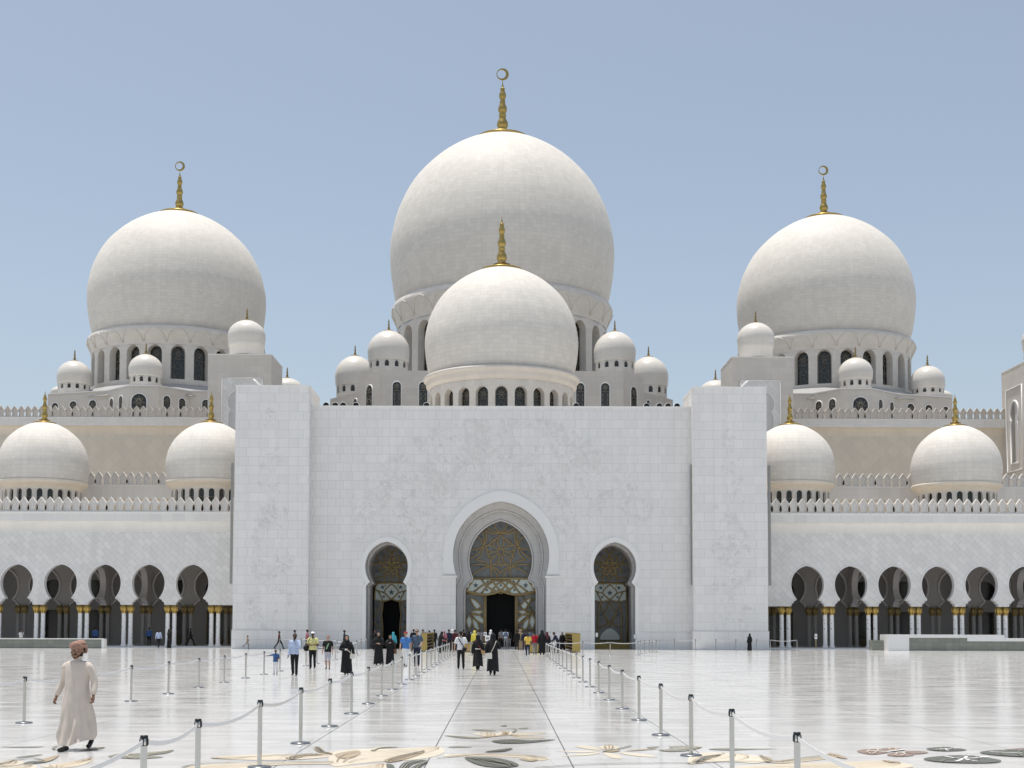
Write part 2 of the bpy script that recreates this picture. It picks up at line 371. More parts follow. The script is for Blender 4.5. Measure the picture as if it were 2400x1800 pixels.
shp('in_grey', C2, [(685,752),(760,746),(850,752),(770,755)]); shp('in_tan', C2, [(1150,830),(1270,832),(1230,845)])
# right flower
for q in ([(1375,775),(1500,778),(1680,776),(1560,786)], [(1515,745),(1600,742),(1690,768),(1600,764)], [(1670,748),(1730,740),(1800,748),(1770,766),(1700,766)],
          [(1700,788),(1780,795),(1820,825),(1750,820)], [(1800,786),(1950,795),(2050,815),(1900,808)], [(1420,808),(1560,796),(1680,784),(1600,803)]): shp('in_cream', C2, q)
shp('in_tan', C2, [(1690,780),(1750,770),(1810,774),(1760,784)])
shp('in_grey', C2, [(2060,770),(2240,752),(2340,752),(2240,776),(2120,780)]); shp('in_grey', C2, [(1980,752),(2060,748),(2010,760)])
shp('in_tan', C2, [(1830,780),(1950,766),(2060,764),(1950,773)])
# far right
for q in ([(1130,778),(1180,766),(1280,766),(1335,784),(1240,800),(1170,792)], [(1285,763),(1360,757),(1440,766),(1400,777),(1340,778)], [(1345,792),(1420,788),(1500,803),(1420,813),(1330,806)], [(1440,780),(1540,777),(1592,788),(1500,797)]): shp('in_brown', C3, q)
shp('in_olive', C3, [(1580,762),(1700,753),(1840,770),(1760,778),(1640,776)])
shp('in_olive', C3, [(1560,830),(1680,812),(1850,808),(2060,838),(1980,856),(1700,852)])
shp('in_olive', C3, [(1925,787),(2060,772),(2260,775),(2300,815),(2060,808)]); shp('in_brown', C3, [(2090,768),(2230,758),(2330,770),(2160,772)])
shp('in_grey', C3, [(165,765),(300,757),(420,762),(620,763),(430,768),(300,772)]); shp('in_grey', C3, [(-90,750),(20,745),(110,748),(0,770)])
shp('in_cream', C3, [(60,800),(200,786),(420,800),(560,830),(480,855),(300,845),(150,850),(40,860)])
shp('in_cream', C3, [(560,842),(760,828),(900,815),(940,795),(1000,800),(1010,815),(850,838),(640,856)])
shp('in_cream', C3, [(300,885),(600,862),(1000,850),(1300,840),(1490,868),(1400,890),(900,905),(400,915)])
shp('in_tan', C3, [(500,810),(560,820),(580,842),(540,848)]); shp('in_tan', C3, [(80,852),(160,815),(250,806),(180,826),(120,850)])
shp('in_tan', C3, [(975,796),(1020,806),(1070,828),(1010,820)]); shp('in_tan', C3, [(1290,838),(1360,845),(1410,852),(1350,856)])
# left
shp('in_cream', C1, [(-40,855),(80,838),(160,848),(120,866),(-40,880)]); shp('in_tan', C1, [(250,840),(380,806),(345,834),(285,852)])
shp('in_olive', C1, [(150,860),(210,845),(290,850),(200,862)]); shp('in_cream', C1, [(260,872),(400,858),(600,825),(540,865),(380,888)])
shp('in_cream', C1, [(-40,892),(120,872),(230,868),(200,905),(-40,915)])
shp('in_grey', C1, [(700,812),(800,790),(860,795),(1000,783),(1125,770),(1080,790),(960,808),(1060,817),(900,828),(780,822)])
shp('in_grey', C1, [(0,752),(150,749),(290,748),(200,755)]); shp('in_grey', C1, [(580,758),(680,752),(640,765),(500,778),(540,766)])
shp('in_grey', C1, [(95,820),(200,805),(280,800),(190,815)])
shp('in_cream', C1, [(1370,822),(1500,806),(1800,795),(2000,800),(2150,780),(2150,812),(1900,832),(1600,834)])
shp('in_cream', C1, [(1180,905),(1300,868),(1700,852),(2150,848),(2150,860),(1800,868),(1500,905)])
shp('in_tan', C1, [(1850,820),(1990,797),(2100,802),(1980,812),(1900,832)]); shp('in_tan', C1, [(2030,758),(2080,757),(2110,785),(2160,800),(2080,790)])
lev = 0
for mt, ps in INL.items():
    b = MB(); zz = {'in_cream': .004, 'in_grey': .008, 'in_brown': .008, 'in_tan': .012, 'in_olive': .012}[mt]
    for k, pts in enumerate(ps):
        sm = catmull([(p.x, p.y) for p in pts], 6)
        tr = tessellate_polygon([[Vector((x, y, 0)) for x, y in sm]])
        z2 = zz+.0006*k/len(ps)*4
        b.add([(x, y, z2) for x, y in sm], [tuple(t) for t in tr])
    o = b.build('flower_inlay', mt, ground)
    b = MB()
    for pts in ps:
        sm = catmull([(p.x, p.y) for p in pts], 6); n_ = len(sm)
        if n_ < 30: continue
        ia, ib, dm = 0, 1, 0
        for i in range(n_):
            for j in range(i+1, n_):
                dd = (sm[i][0]-sm[j][0])**2+(sm[i][1]-sm[j][1])**2
                if dd > dm: ia, ib, dm = i, j, dd
        if dm < .36: continue
        A_ = [sm[(ia+k) % n_] for k in range(((ib-ia) % n_)+1)]; B_ = [sm[(ia-k) % n_] for k in range(((ia-ib) % n_)+1)]
        rs = lambda L_, t: L_[min(len(L_)-1, int(t*(len(L_)-1)+.5))]
        for q in ((.3, .5, .72) if mt == 'in_cream' else (.35, .66)):
            ln_ = [(rs(A_, t)[0]*(1-q)+rs(B_, t)[0]*q, rs(A_, t)[1]*(1-q)+rs(B_, t)[1]*q) for t in [.08+.8*k/12 for k in range(13)]]
            for (x0, y0), (x1, y1) in zip(ln_[:-1], ln_[1:]):
                if math.hypot(x1-x0, y1-y0) > .01: strip(b, x0, y0, x1, y1, .022, .024)
    if b.v: b.build('petal_vein', {'in_cream': 'in_tan', 'in_olive': 'in_grey', 'in_grey': 'in_cream', 'in_brown': 'in_cream', 'in_tan': 'in_olive'}[mt], ground)
b = MB()
def inkline(conv, pts, w):
    sm = catmull([tuple(G(*conv(p)))[:2] for p in pts], 8, closed=False)
    for (x0, y0), (x1, y1) in zip(sm[:-1], sm[1:]): strip(b, x0, y0, x1, y1, w, .018)
inkline(C2, [(1255,890),(1500,870),(1800,861),(2260,856)], .06); inkline(C2, [(1070,632),(1120,634),(1130,645),(1110,657)], .05)
inkline(C2, [(620,825),(900,800),(1150,806),(1330,822)], .05); inkline(C2, [(1690,783),(1760,772),(1880,745)], .05)
for k in range(5): inkline(C2, [(830+k*22,826+k*4),(960+k*22,846+k*4),(1110+k*6,868+k*2)], .035)
inkline(C1, [(290,845),(210,825),(90,840),(-40,880)], .05); inkline(C1, [(1180,885),(1320,862),(1750,850),(2160,848)], .06); inkline(C1, [(1365,822),(1480,826),(1800,806),(2000,798)], .05)
inkline(C1, [(500,780),(470,770),(360,768),(350,755),(380,745)], .05); inkline(C3, [(500,806),(600,845),(820,820),(960,800)], .05); inkline(C3, [(80,852),(150,815),(250,806)], .05); inkline(C3, [(20,860),(400,845),(700,858)], .04)
b.build('flower_outline', 'in_grey', ground)
b = MB()
for k in range(5):
    def wl(pts, w, bb=b):
        sm = catmull([tuple(G(*C3(p)))[:2] for p in pts], 5, closed=False)
        for (x0, y0), (x1, y1) in zip(sm[:-1], sm[1:]): strip(bb, x0, y0, x1, y1, w, .020)
    a = [(1820,830),(1700+k*70,815+(k % 2)*32)]
    wl([a[0], ((a[0][0]+a[1][0])/2, (a[0][1]+a[1][1])/2+3), a[1]], .05)
wl([(1700,766),(1640,772)], .04); wl([(1700,766),(1790,762)], .04); wl([(1700,766),(1720,778)], .04); wl([(2200,795),(1990,786)], .05); wl([(1330,784),(1440,770)], .06); wl([(1335,786),(1200,778)], .05)
b.build('leaf_vein', 'white', ground)
# ------------------------------------------------------------------ entrance portal
DP, DW = 117.0, 118.2
portal = thing('entrance_portal', 'wide white marble entrance block with three pointed horseshoe arches between two plain pylons', 'gateway', (0, DW, 0))
PO = (0, DW, 0)
xl, zt = XZ(700, 951, DW); xr, _ = XZ(1650, 955.5, DW); zt = 22.45
xc, _ = XZ(1174.5, 1300, DW)
kx = DW/F
def Zw(py, px=1174): return ZY(py, DW, px)
# profile A of the centre
cA = horseshoe(xc, Zw(1175), 113*kx, Zw(1300), 106*kx, Zw(1351), 106*kx, Zw(1351), 0.)
# side arches
xsl, _ = XZ(906, 1327, DW); xsr, _ = XZ(1441, 1329, DW)
def sideprof(xs, g=0., bot=0.): return horseshoe(xs, Zw(1270)+g, 50*kx+g, Zw(1327.6), 39*kx+g, Zw(1364), 47.6*kx+g, Zw(1375)-g, bot)
sL, sR = sideprof(xsl), sideprof(xsr)
outer = [(xl, 0)]+sL+cA+sR+[(xr, 0), (xr, zt), (xl, zt)]
b = MB(); b.prism(outer, DW, DW+2.0, m=0, mside=1)
b.box(xl, xr, DW+2.0, DW+2.2, zt-1, zt-.02)
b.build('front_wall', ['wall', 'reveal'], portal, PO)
# block body behind (roof, sides)
b = MB(); b.box(xl+.5, xr-.5, DW+9.2, 143, 0, zt-.25); b.box(xl+.02, xr-.02, DW+5.4, DW+9.25, 13.2, zt-.2); b.box(xl+.02, xr-.02, DW+2.0, DW+5.5, 17.3, zt-.2)
b.build('gate_block', 'cream', portal, PO)
# coping
b = MB(); b.box(xl, xr, DW-.06, DW+.9, zt, zt+.12); b.build('coping', 'trim', portal, PO)
def pylon(p_tl, p_tr, p_bl, p_br, py_t, name='pylon'):
    x0t, z1 = XZ(p_tl, py_t, DP); x1t, _ = XZ(p_tr, py_t, DP); x0b, _ = XZ(p_bl, 1520, DP); x1b, _ = XZ(p_br, 1520, DP)
    b = MB(); yb = DP+6.4
    b.hexa([(x0b, DP, 0), (x1b, DP, 0), (x1b, yb, 0), (x0b, yb, 0)], [(x0t, DP, z1), (x1t, DP, z1), (x1t, yb, z1), (x0t, yb, z1)])
    o = b.build(name, 'pylon', portal, PO)
    b = MB(); b.box(x0b-.07, x1b+.07, DP-.07, DP+1.1, 0, 1.62); b.box(x0b-.1, x1b+.1, DP-.10, DP+1.1, 1.62, 1.70); b.build('plinth', 'pylon', o, PO)
    b = MB(); b.box(x0t-.03, x1t+.03, DP-.04, yb+.04, z1, z1+.10); b.build('coping', 'trim', o, PO)
    return o, (x0t+x1t)/2, (x0b+x1b)/2, z1
pyl, pcl, pclb, zpl = pylon(553, 726, 544, 720.5, 905)
pyr, pcr, pcrb, zpr = pylon(1624, 1796, 1626, 1801, 908.5)
# wall plinth
for xa, xb in ((xl+.5, xsl-47.6*kx-.02), (xsl+47.6*kx+.02, xc-106*kx-.02), (xc+106*kx+.02, xsr-47.6*kx-.02), (xsr+47.6*kx+.02, xr-.5)):
    b = MB(); b.box(xa, xb, DW-.06, DW+.4, 0, 1.55); b.build('plinth', 'wall', portal, PO)
# arch trims (raised bands)
def bandpoly(inner, outer): return list(outer)+list(reversed(inner))
oA = horseshoe(xc, Zw(1149.4), 136*kx, Zw(1300), 136*kx-.02, Zw(1351)+.2, 136*kx-.02, Zw(1351)+.2, Zw(1351)+.2)
iA = horseshoe(xc, Zw(1175), 113*kx, Zw(1300), 106*kx, Zw(1351)+.2, 106*kx, Zw(1351)+.2, Zw(1351)+.2)
b = MB(); b.prism(bandpoly(iA, oA), DW-.09, DW+.02); b.build('arch_band', 'trim', portal, PO)
b = MB()
for sgn in (-1, 1):
    xa, xb = sorted((xc+sgn*103*kx, xc+sgn*138*kx)); b.box(xa, xb, DW-.22, DW+.3, Zw(1354), Zw(1349.5))
b.build('impost', 'trim', portal, PO)
for xs in (xsl, xsr):
    i_ = sideprof(xs, 0, Zw(1400)); o_ = horseshoe(xs, Zw(1257.6), 59.5*kx, Zw(1325), 48*kx, Zw(1368), 56*kx, Zw(1378), Zw(1400))
    i2 = sideprof(xs, 0, 0.); o2 = horseshoe(xs, Zw(1257.6), 59.5*kx, Zw(1325), 48*kx, Zw(1368), 56*kx, Zw(1378), 0.)
    b = MB(); b.prism(bandpoly(i2, o2), DW-.07, DW+.02); b.build('arch_band', 'trim', portal, PO)
# deeper layers of the centre arch
D2 = DW+1.6; k2 = D2/F; x2, _ = XZ(1174, 1300, D2)
def Z2(py): return ZY(py, D2)
big = [(xc-6.5, 0), (xc-6.5, 17.2), (xc+6.5, 17.2), (xc+6.5, 0)]
def inner_layer(D, k, xcen, Zf, prof, y1, nm, mat, half=6.3, top=17.0):
    pl = [(xcen-half, 0)]+prof+[(xcen+half, 0), (xcen+half, top), (xcen-half, top)]
    b = MB(); b.prism(pl, D, y1, m=0); b.build(nm, mat, portal, PO)
prB = horseshoe(x2, Z2(1196.5), 98*k2, Z2(1302), 91*k2, Z2(1352), 101*k2, Z2(1378), 0.)
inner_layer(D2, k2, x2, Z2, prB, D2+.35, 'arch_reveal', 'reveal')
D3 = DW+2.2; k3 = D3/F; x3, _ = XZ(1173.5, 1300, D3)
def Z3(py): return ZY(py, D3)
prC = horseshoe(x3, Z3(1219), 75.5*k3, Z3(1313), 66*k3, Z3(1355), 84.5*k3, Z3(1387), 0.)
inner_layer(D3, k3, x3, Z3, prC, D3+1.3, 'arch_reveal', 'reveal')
b = MB()
def outline_tube(bb, prof, y, r): bb.tube([(x, y, z) for x, z in prof], r, 5)
outline_tube(b, prB, D2-.02, .09); outline_tube(b, prC, D3-.02, .10)
b.build('arch_moulding', 'reveal', portal, PO)
# centre screen
D4 = D3+.9; k4 = D4/F
def Q(px, py): x, z = XZ(px, py, D4); return (x, z)
def T(px, py, dy=0.): x, z = XZ(px, py, D4); return (x, D4+dy, z)
screen = MB()
scr = horseshoe(Q(1173.5, 1300)[0], ZY(1217, D4), 77*k4, ZY(1313, D4), 68*k4, ZY(1354, D4), 70*k4, ZY(1356, D4), ZY(1358, D4))
screen.prism(scr, D4, D4+.05)
so_ = screen.build('fanlight_pane', 'smoke', portal, PO)
lat = MB(); RB = .068
def arc(p, q, bulge, n=8):
    (x0, y0), (x1, y1) = p, q; dx, dy = x1-x0, y1-y0; L = math.hypot(dx, dy); nx, ny = -dy/L, dx/L
    return [(x0+dx*t+nx*bulge*L*4*t*(1-t), y0+dy*t+ny*bulge*L*4*t*(1-t)) for t in [i/n for i in range(n+1)]]
def ltube(bb, pts, r=RB, dy=-.06): bb.tube([T(px, py, dy) for px, py in pts], r, 5)
c0 = (1173.5, 1293)
def pol(r, a): return (c0[0]+r*math.cos(a), c0[1]-r*math.sin(a)*1.03)
for i in range(10):
    a = PI/2+2*PI*i/10
    r1 = 40 if i % 2 == 0 else 32
    ltube(lat, arc(pol(5, a), pol(r1, a), .20), RB*.85); ltube(lat, arc(pol(5, a), pol(r1, a), -.20), RB*.85)
    ltube(lat, arc(pol(40 if i % 2 == 0 else 32, a), pol(32 if i % 2 == 0 else 40, a+PI/5), -.12))
def rim(a):
    # where a ray from c0 meets the screen outline
    best = 0
    for r in range(20, 95):
        x, y = pol(r, a); hw_ = 74 if y > 1313 else 74
        yy = (1313-y)
        c_ = (96**2-77**2)/(2*77.); R_ = 77+c_
        if y <= 1313: inside = math.hypot(abs(x-1173.5)+c_, yy) < R_-2
        else: inside = abs(x-1173.5) < 77-(y-1313)*.2-2 and y < 1354
        if inside: best = r
    return pol(best, a)
for i in range(5):
    a = PI/2+2*PI*i/5; nd = pol(43, a)
    for off in (-.62, -.30, .30, .62):
        ltube(lat, arc(nd, rim(a+off*.85), .10 if off < 0 else -.10))
    a2 = a+PI/5
    ltube(lat, arc(nd, pol(62, a2) if i not in (2,) else pol(50, a2), -.15)); ltube(lat, arc(pol(43, a+2*PI/5), pol(62, a2) if i not in (2,) else pol(50, a2), .15))
outline_tube(lat, [(x, z) for x, z in scr], D4-.06, .10)
lat.build('fanlight_lattice', 'bronze', so_, PO)
st = MB()
def star(bb, px, py, r, dy=-.10, f=T):
    pts = []
    for i in range(10):
        rr = r if i % 2 == 0 else r*.42; a = PI/2+PI*i/5; pts.append(f(px+rr*math.cos(a), py-rr*math.sin(a), dy))
    bb.add([f(px, py, dy)]+pts, [(0, 1+i, 1+(i+1) % 10) for i in range(10)])
for i in range(10):
    a = PI/2+PI/10+2*PI*i/10; x, y = pol(58 if i % 2 else 62, a)
    if y < 1350: star(st, x, y, 5.5, -.012)
star(st, 1174, 1233, 5, -.012)
st.build('glass_star', 'star', so_, PO)
# milky band
bandp = [(1109,1356),(1238,1356),(1242,1366),(1248,1372),(1251,1381),(1257,1386),(1240,1389),(1222,1393),(1205,1394),(1190,1391),(1173.5,1383),(1157,1391),(1142,1394),(1125,1393),(1107,1389),(1090,1386),(1096,1381),(1099,1372),(1105,1366)]
b = MB(); b.prism([Q(*p) for p in bandp], D4-.10, D4+.02); band = b.build('milky_glass_band', 'milky', portal, PO)
lb = MB(); DYB = -.16
for s_ in (1, -1):
    X = lambda x: 1173.5+s_*(x-1173.5)
    for pts in ([(1128,1357),(1140,1374),(1155,1383),(1173,1391)], [(1110,1388),(1128,1374),(1150,1362),(1173,1361)], [(1152,1357),(1160,1370),(1173,1385),(1190,1392)], [(1128,1391),(1143,1372),(1160,1360)], [(1150,1392),(1156,1380),(1166,1369),(1176,1362)]):
        ltube(lb, [(X(x), y) for x, y in pts], .085, DYB)
outline_tube(lb, [Q(*p) for p in bandp+[bandp[0]]], D4+DYB, .11)
lb.build('band_lattice', 'bronze', band, PO)
b = MB()
for px, py, r in ((1115,1372,7),(1232,1372,7),(1143,1363,4),(1204,1363,4),(1173.5,1372,4.5),(1141,1383,4.5),(1206,1383,4.5),(1159,1384,4),(1188,1384,4)): star(b, px, py, r, -.105)
b.build('glass_star', 'star', band, PO)
# door panels
for s_ in (-1, 1):
    X = lambda x: 1173.5+s_*(x-1173.5)
    pan = [(1208,1390),(1258,1386),(1258,1519),(1208,1519)]
    b = MB(); b.prism([Q(X(x), y) for x, y in pan], D4-.06, D4+.02); dp = b.build('door_panel', 'smoke', portal, PO)
    b = MB(); ml = [[(1219,1420),(1232,1407),(1244,1402),(1238,1418),(1228,1428)], [(1212,1432),(1228,1430),(1244,1434),(1228,1442)], [(1212,1452),(1226,1440),(1240,1438),(1232,1452),(1216,1462)], [(1247,1440),(1254,1456),(1247,1474),(1240,1456)], [(1222,1480),(1236,1470),(1240,1450),(1228,1458)], [(1216,1500),(1228,1488),(1250,1482),(1252,1512),(1222,1512)]]
    for q in ml: b.prism([Q(X(x), y) for x, y in catmull(q, 4)], D4-.075, D4-.05)
    b.build('milky_leaf', 'milky', dp, PO)
    b = MB()
    for q in ml[:5]: b.tube([T(X(x), y, -.11) for x, y in catmull(q+[q[0]], 4, False)], .07, 5)
    for pts in ([(1258,1437),(1240,1436),(1222,1424),(1212,1404)], [(1257,1437),(1240,1442),(1222,1456),(1211,1466)], [(1257,1400),(1240,1414),(1232,1430)], [(1258,1475),(1240,1478),(1220,1472),(1210,1462)], [(1222,1395),(1236,1414),(1250,1436)], [(1256,1480),(1236,1490),(1214,1512)]): ltube(b, catmull(pts, 4, False), .075, -.11)
    for xx in (1208.5, 1212): ltube(b, [(X(xx), 1392), (X(xx), 1519)], .09, -.1)
    ltube(b, [(X(1258), 1387), (X(1258), 1519)], .13, -.1); ltube(b, [(X(1210), 1396), (X(1258), 1390)], .1, -.1)
    b.build('door_lattice', 'bronze', dp, PO)
b = MB(); xa, _ = Q(1140, 1500); xb, _ = Q(1207, 1500)
b.box(xa-.6, xb+.6, D4+2.2, D4+2.3, 0, 6); b.box(xa-.05, xa, D4, D4+2.2, 0, 6); b.box(xb, xb+.05, D4, D4+2.2, 0, 6); b.box(xa, xb, D4, D4+2.2, 5.4, 5.5); b.box(xa, xb, D4+.1, D4+2.2, .02, .1)
b.build('doorway', 'void', portal, PO)
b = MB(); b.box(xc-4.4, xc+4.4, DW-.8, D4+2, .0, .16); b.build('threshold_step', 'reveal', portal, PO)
# side screens
for xs, pc in ((xsl, 906), (xsr, 1441)):
    Ds = DW+5.6; ks = Ds/F
    Db = DW+2.0
    prS = sideprof(xs, -.06); pl = [(xs-3.2, 0)]+prS+[(xs+3.2, 0), (xs+3.2, 13), (xs-3.2, 13)]
    b = MB(); b.prism(pl, Db, Ds+.4); b.build('arch_reveal', 'reveal', portal, PO)
    b = MB(); outline_tube(b, sideprof(xs, -.06), Db+.3, .07); outline_tube(b, sideprof(xs, -.06), Db+.75, .05)
    b.build('arch_moulding', 'reveal', portal, PO)
    xo = xs  # screen centred on the passage
    def U(u, v, dy=0.): return (xo+u*ks, Ds+dy, ZY(v, Ds))
    b = MB(); b.prism([(xo+x*ks, ZY(v, Ds)) for x, v in ((-50,1372),(-50,1270),(50,1270),(50,1372))], Ds, Ds+.05); pn = b.build('fanlight_pane', 'smoke', portal, PO)
    b = MB()
    def lt(pts, r=.075, dy=-.05): b.tube([U(x, y, dy) for x, y in pts], r, 5)
    cy_ = 1328
    pp = lambda r, a: (r*math.cos(a), cy_-r*math.sin(a))
    for i in range(5):
        a = PI/2+2*PI*i/5
        lt(arc(pp(2, a), pp(24, a), .25)); lt(arc(pp(2, a), pp(24, a), -.25)); lt(arc(pp(24, a), pp(24, a+4*PI/5), .05)); 
        lt(arc(pp(24, a), pp(50, a+.35), .1)); lt(arc(pp(24, a), pp(50, a-.35), -.1))
        lt(arc(pp(30, a+PI/5), pp(12, a+PI/5), .3)); lt(arc(pp(30, a+PI/5), pp(12, a+PI/5), -.3))
    lt([(-44, 1366), (44, 1366)], .1)
    b.build('fanlight_lattice', 'bronze', pn, PO)
    b = MB()
    for i in range(5):
        x, y = pp(37, PI/2+PI/5+2*PI*i/5); star(b, x, y, 5, -.01, f=lambda px, py, dy: U(px, py, dy))
    b.build('glass_star', 'star', pn, PO)
    bp_ = [(-38,1376),(-30,1368),(0,1367),(30,1368),(38,1376),(39,1406),(24,1410),(12,1409),(0,1405),(-12,1409),(-24,1410),(-39,1406)]
    b = MB(); b.prism([(xo+x*ks, ZY(y, Ds)) for x, y in bp_], Ds-.1, Ds-.02); bd = b.build('milky_glass_band', 'milky', portal, PO)
    b = MB()
    lt(catmull([(0,1370),(-10,1378),(-16,1390),(0,1405)], 4, False), .06, -.15); lt(catmull([(0,1370),(10,1378),(16,1390),(0,1405)], 4, False), .06, -.15)
    lt([(-16,1390),(-38,1384)], .06, -.15); lt([(16,1390),(38,1384)], .06, -.15); lt([(-16,1390),(-4,1403),(8,1408)], .06, -.15); lt([(16,1390),(4,1403),(-8,1408)], .06, -.15); lt([(-30,1387),(-20,1408)], .06, -.15); lt([(30,1387),(20,1408)], .06, -.15)
    lt(bp_+[bp_[0]], .07, -.15)
    b.build('band_lattice', 'bronze', bd, PO)
    b = MB()
    for x, y, r in ((0,1389,7.5),(-21,1377,6),(21,1377,6),(-18,1399,4.5),(18,1399,4.5)): star(b, x, y, r, -.105, f=lambda px, py, dy: U(px, py, dy))
    b.build('glass_star', 'star', bd, PO)
    if xs == xsl:
        for s_ in (-1, 1):
            b = MB(); b.prism([(xo+s_*x*ks, ZY(y, Ds)) for x, y in ((17,1408),(40,1404),(40,1520),(19,1520),(21,1470),(23,1440))], Ds-.05, Ds+.02); dp = b.build('door_panel', 'smoke', portal, PO)
            b = MB(); lt([(s_*18,1408),(s_*23,1440),(s_*20,1470),(s_*20,1518)], .08, -.09); lt(catmull([(s_*22,1410),(s_*34,1436),(s_*40,1450)], 4, False), .06, -.09); lt(catmull([(s_*21,1474),(s_*32,1470),(s_*40,1458)], 4, False), .06, -.09)
            b.build('door_lattice', 'bronze', dp, PO)
            b = MB(); star(b, s_*31, 1458, 6, -.055, f=lambda px, py, dy: U(px, py, dy)); star(b, s_*33, 1424, 4, -.055, f=lambda px, py, dy: U(px, py, dy)); b.build('glass_star', 'star', dp, PO)
        b = MB(); b.box(xs-2.3, xs+2.3, Ds+2, Ds+2.1, 0, 6.2); b.box(xs-1.7, xs-1.66, Ds+.1, Ds+2, 0, 6.2); b.box(xs+1.66, xs+1.7, Ds+.1, Ds+2, 0, 6.2); b.box(xs-1.7, xs+1.7, Ds+.1, Ds+2, 5, 5.1); b.build('doorway', 'void', portal, PO)
    else:
        b = MB(); b.prism([(xo+x*ks, ZY(y, Ds)) for x, y in ((-40,1404),(40,1404),(40,1520),(-40,1520))], Ds-.05, Ds+.02); dp = b.build('door_panel', 'smoke', portal, PO)
        b = MB()
        for s_ in (-1, 1):
            lt(catmull([(s_*22,1408),(s_*18,1430),(0,1458),(-s_*24,1470)], 5, False), .07, -.09); lt(catmull([(s_*24,1412),(s_*28,1450),(s_*25,1520)], 5, False), .08, -.09); lt(catmull([(0,1410),(s_*12,1440),(0,1468)], 5, False), .06, -.09)
            lt([(s_*40,1404),(s_*40,1520)], .08, -.09)
        lt([(-28,1500),(28,1500)], .06, -.09)
        b.build('door_lattice', 'bronze', dp, PO)
        b = MB(); b.prism([(xo+x*ks, ZY(y, Ds)) for x, y in catmull([(-18,1484),(0,1472),(18,1484),(22,1498),(0,1499),(-22,1498)], 4)], Ds-.07, Ds-.045); b.build('milky_leaf', 'milky', dp, PO)
        for sx_ in (-20, 18):
            b = MB(); star(b, sx_, 1440, 6, -.055, f=lambda px, py, dy: U(px, py, dy)); b.build('glass_star', 'star', dp, PO)
        b = MB(); b.box(xs-2, xs+2, Ds-.6, Ds-.2, 0, .6); b.build('door_kickboard', 'ochre', portal, PO)
# slotted grey light strips at the pylon corners
for px, y0, y1 in ((545, 1085, 1368), (722.5, 1086, 1368), (1620.5, 1089, 1371), (1802.5, 1091, 1372)):
    Dl = DP+.9; x, z1 = XZ(px, y0, Dl); _, z0 = XZ(px, y1, Dl)
    b = MB(); b.box(x-.09, x+.09, Dl-.15, Dl+.2, z0, z1); b.build('light_strip', 'steel', portal, PO)
# slanting bars on the pylons
for xa, ya, xb_, yb_ in ((594, 889, 611, 903), (1737, 905, 1753, 893)):
    x0, z0 = XZ(xa, ya, DP+5); x1, z1 = XZ(xb_, yb_, DP+5)
    b = MB(); b.tube([(x0, DP+5, z0), (x1, DP+5, z1)], .12, 4); b.build('roof_bar', 'white', portal, PO)
# carved floral relief
rv = random.Random(11)
def ridge(bb, pts, w_, h, y, closed=False):
    n = len(pts); vs = []
    for i, (x, z) in enumerate(pts):
        a = pts[(i-1) % n] if closed else pts[max(i-1, 0)]; c = pts[(i+1) % n] if closed else pts[min(i+1, n-1)]
        dx, dz = c[0]-a[0], c[1]-a[1]; L = math.hypot(dx, dz) or 1; nx, nz = -dz/L, dx/L
        t = 1 if closed else 1-.55*i/n
        vs += [(x+nx*w_*t, y+.004, z+nz*w_*t), (x, y-h*t, z), (x-nx*w_*t, y+.004, z-nz*w_*t)]
    fs = []
    for i in range(n if closed else n-1):
        j = (i+1) % n
        fs += [(3*i, 3*j, 3*j+1, 3*i+1), (3*i+1, 3*j+1, 3*j+2, 3*i+2)]
    bb.add(vs, fs)
def vine(bb, x, z, ang, length, y, depth, avoid, step=.22, r=.026):
    pts = [(x, z)]; a = ang; curl = rv.uniform(-.5, .5); n = int(length/step)
    for i in range(n):
        curl += rv.uniform(-.35, .35); curl *= .9; a += curl*step*1.5
        x += math.cos(a)*step; z += math.sin(a)*step
        if avoid(x, z): break
        pts.append((x, z))
        if rv.random() < .42:
            s_ = rv.choice((-1, 1)); la = a+s_*rv.uniform(.5, 1.2); L = rv.uniform(.22, .5)
            leaf(bb, x, z, la, L, y)
        if depth > 0 and rv.random() < .14:
            vine(bb, x, z, a+rv.choice((-1, 1))*rv.uniform(.5, 1.1), length*rv.uniform(.3, .6), y, depth-1, avoid, step, r*.85)
    if len(pts) > 2: ridge(bb, pts, r*1.25, .032, y)
    if len(pts) > 3 and rv.random() < .6: flower(bb, pts[-1][0], pts[-1][1], rv.uniform(.2, .42), y, avoid)
def leaf(bb, x, z, a, L, y, w_=None):
    ca, sa = math.cos(a), math.sin(a); w_ = w_ or L*.2
    P_ = lambda u, v: (x+ca*u-sa*v, z+sa*u+ca*v)
    ridge(bb, [P_(L*.12, 0), P_(L*.3, w_), P_(L*.7, w_*.8), P_(L, 0), P_(L*.7, -w_*.8), P_(L*.3, -w_)], .022, .027, y, True)
def flower(bb, x, z, r, y, avoid):
    if avoid(x, z): return
    a0 = rv.uniform(0, 6); n = 5; r *= .9
    for i in range(n): leaf(bb, x, z, a0+2*PI*i/n, r, y, r*.24)
def av_wall(x, z):
    if z < .2 or z > Zw(985): return True
    if abs(x-xc) < 139*kx and z < Zw(1300): return True
    if math.hypot((x-xc)/(139*kx), (z-Zw(1300))/(Zw(1148)-Zw(1300))) < 1.04 and z > Zw(1300): return True
    for xs in (xsl, xsr):
        if abs(x-xs) < 62*kx and z < Zw(1325): return True
        if math.hypot((x-xs)/(61*kx), (z-Zw(1325))/(Zw(1256)-Zw(1325))) < 1.05 and z > Zw(1325): return True
    e = abs(x-xc)/(355*kx)
    top = Zw(985)-(max(0, e-.25)**1.6)*11.5
    if z > top or e > 1: return True
    return False
b = MB()
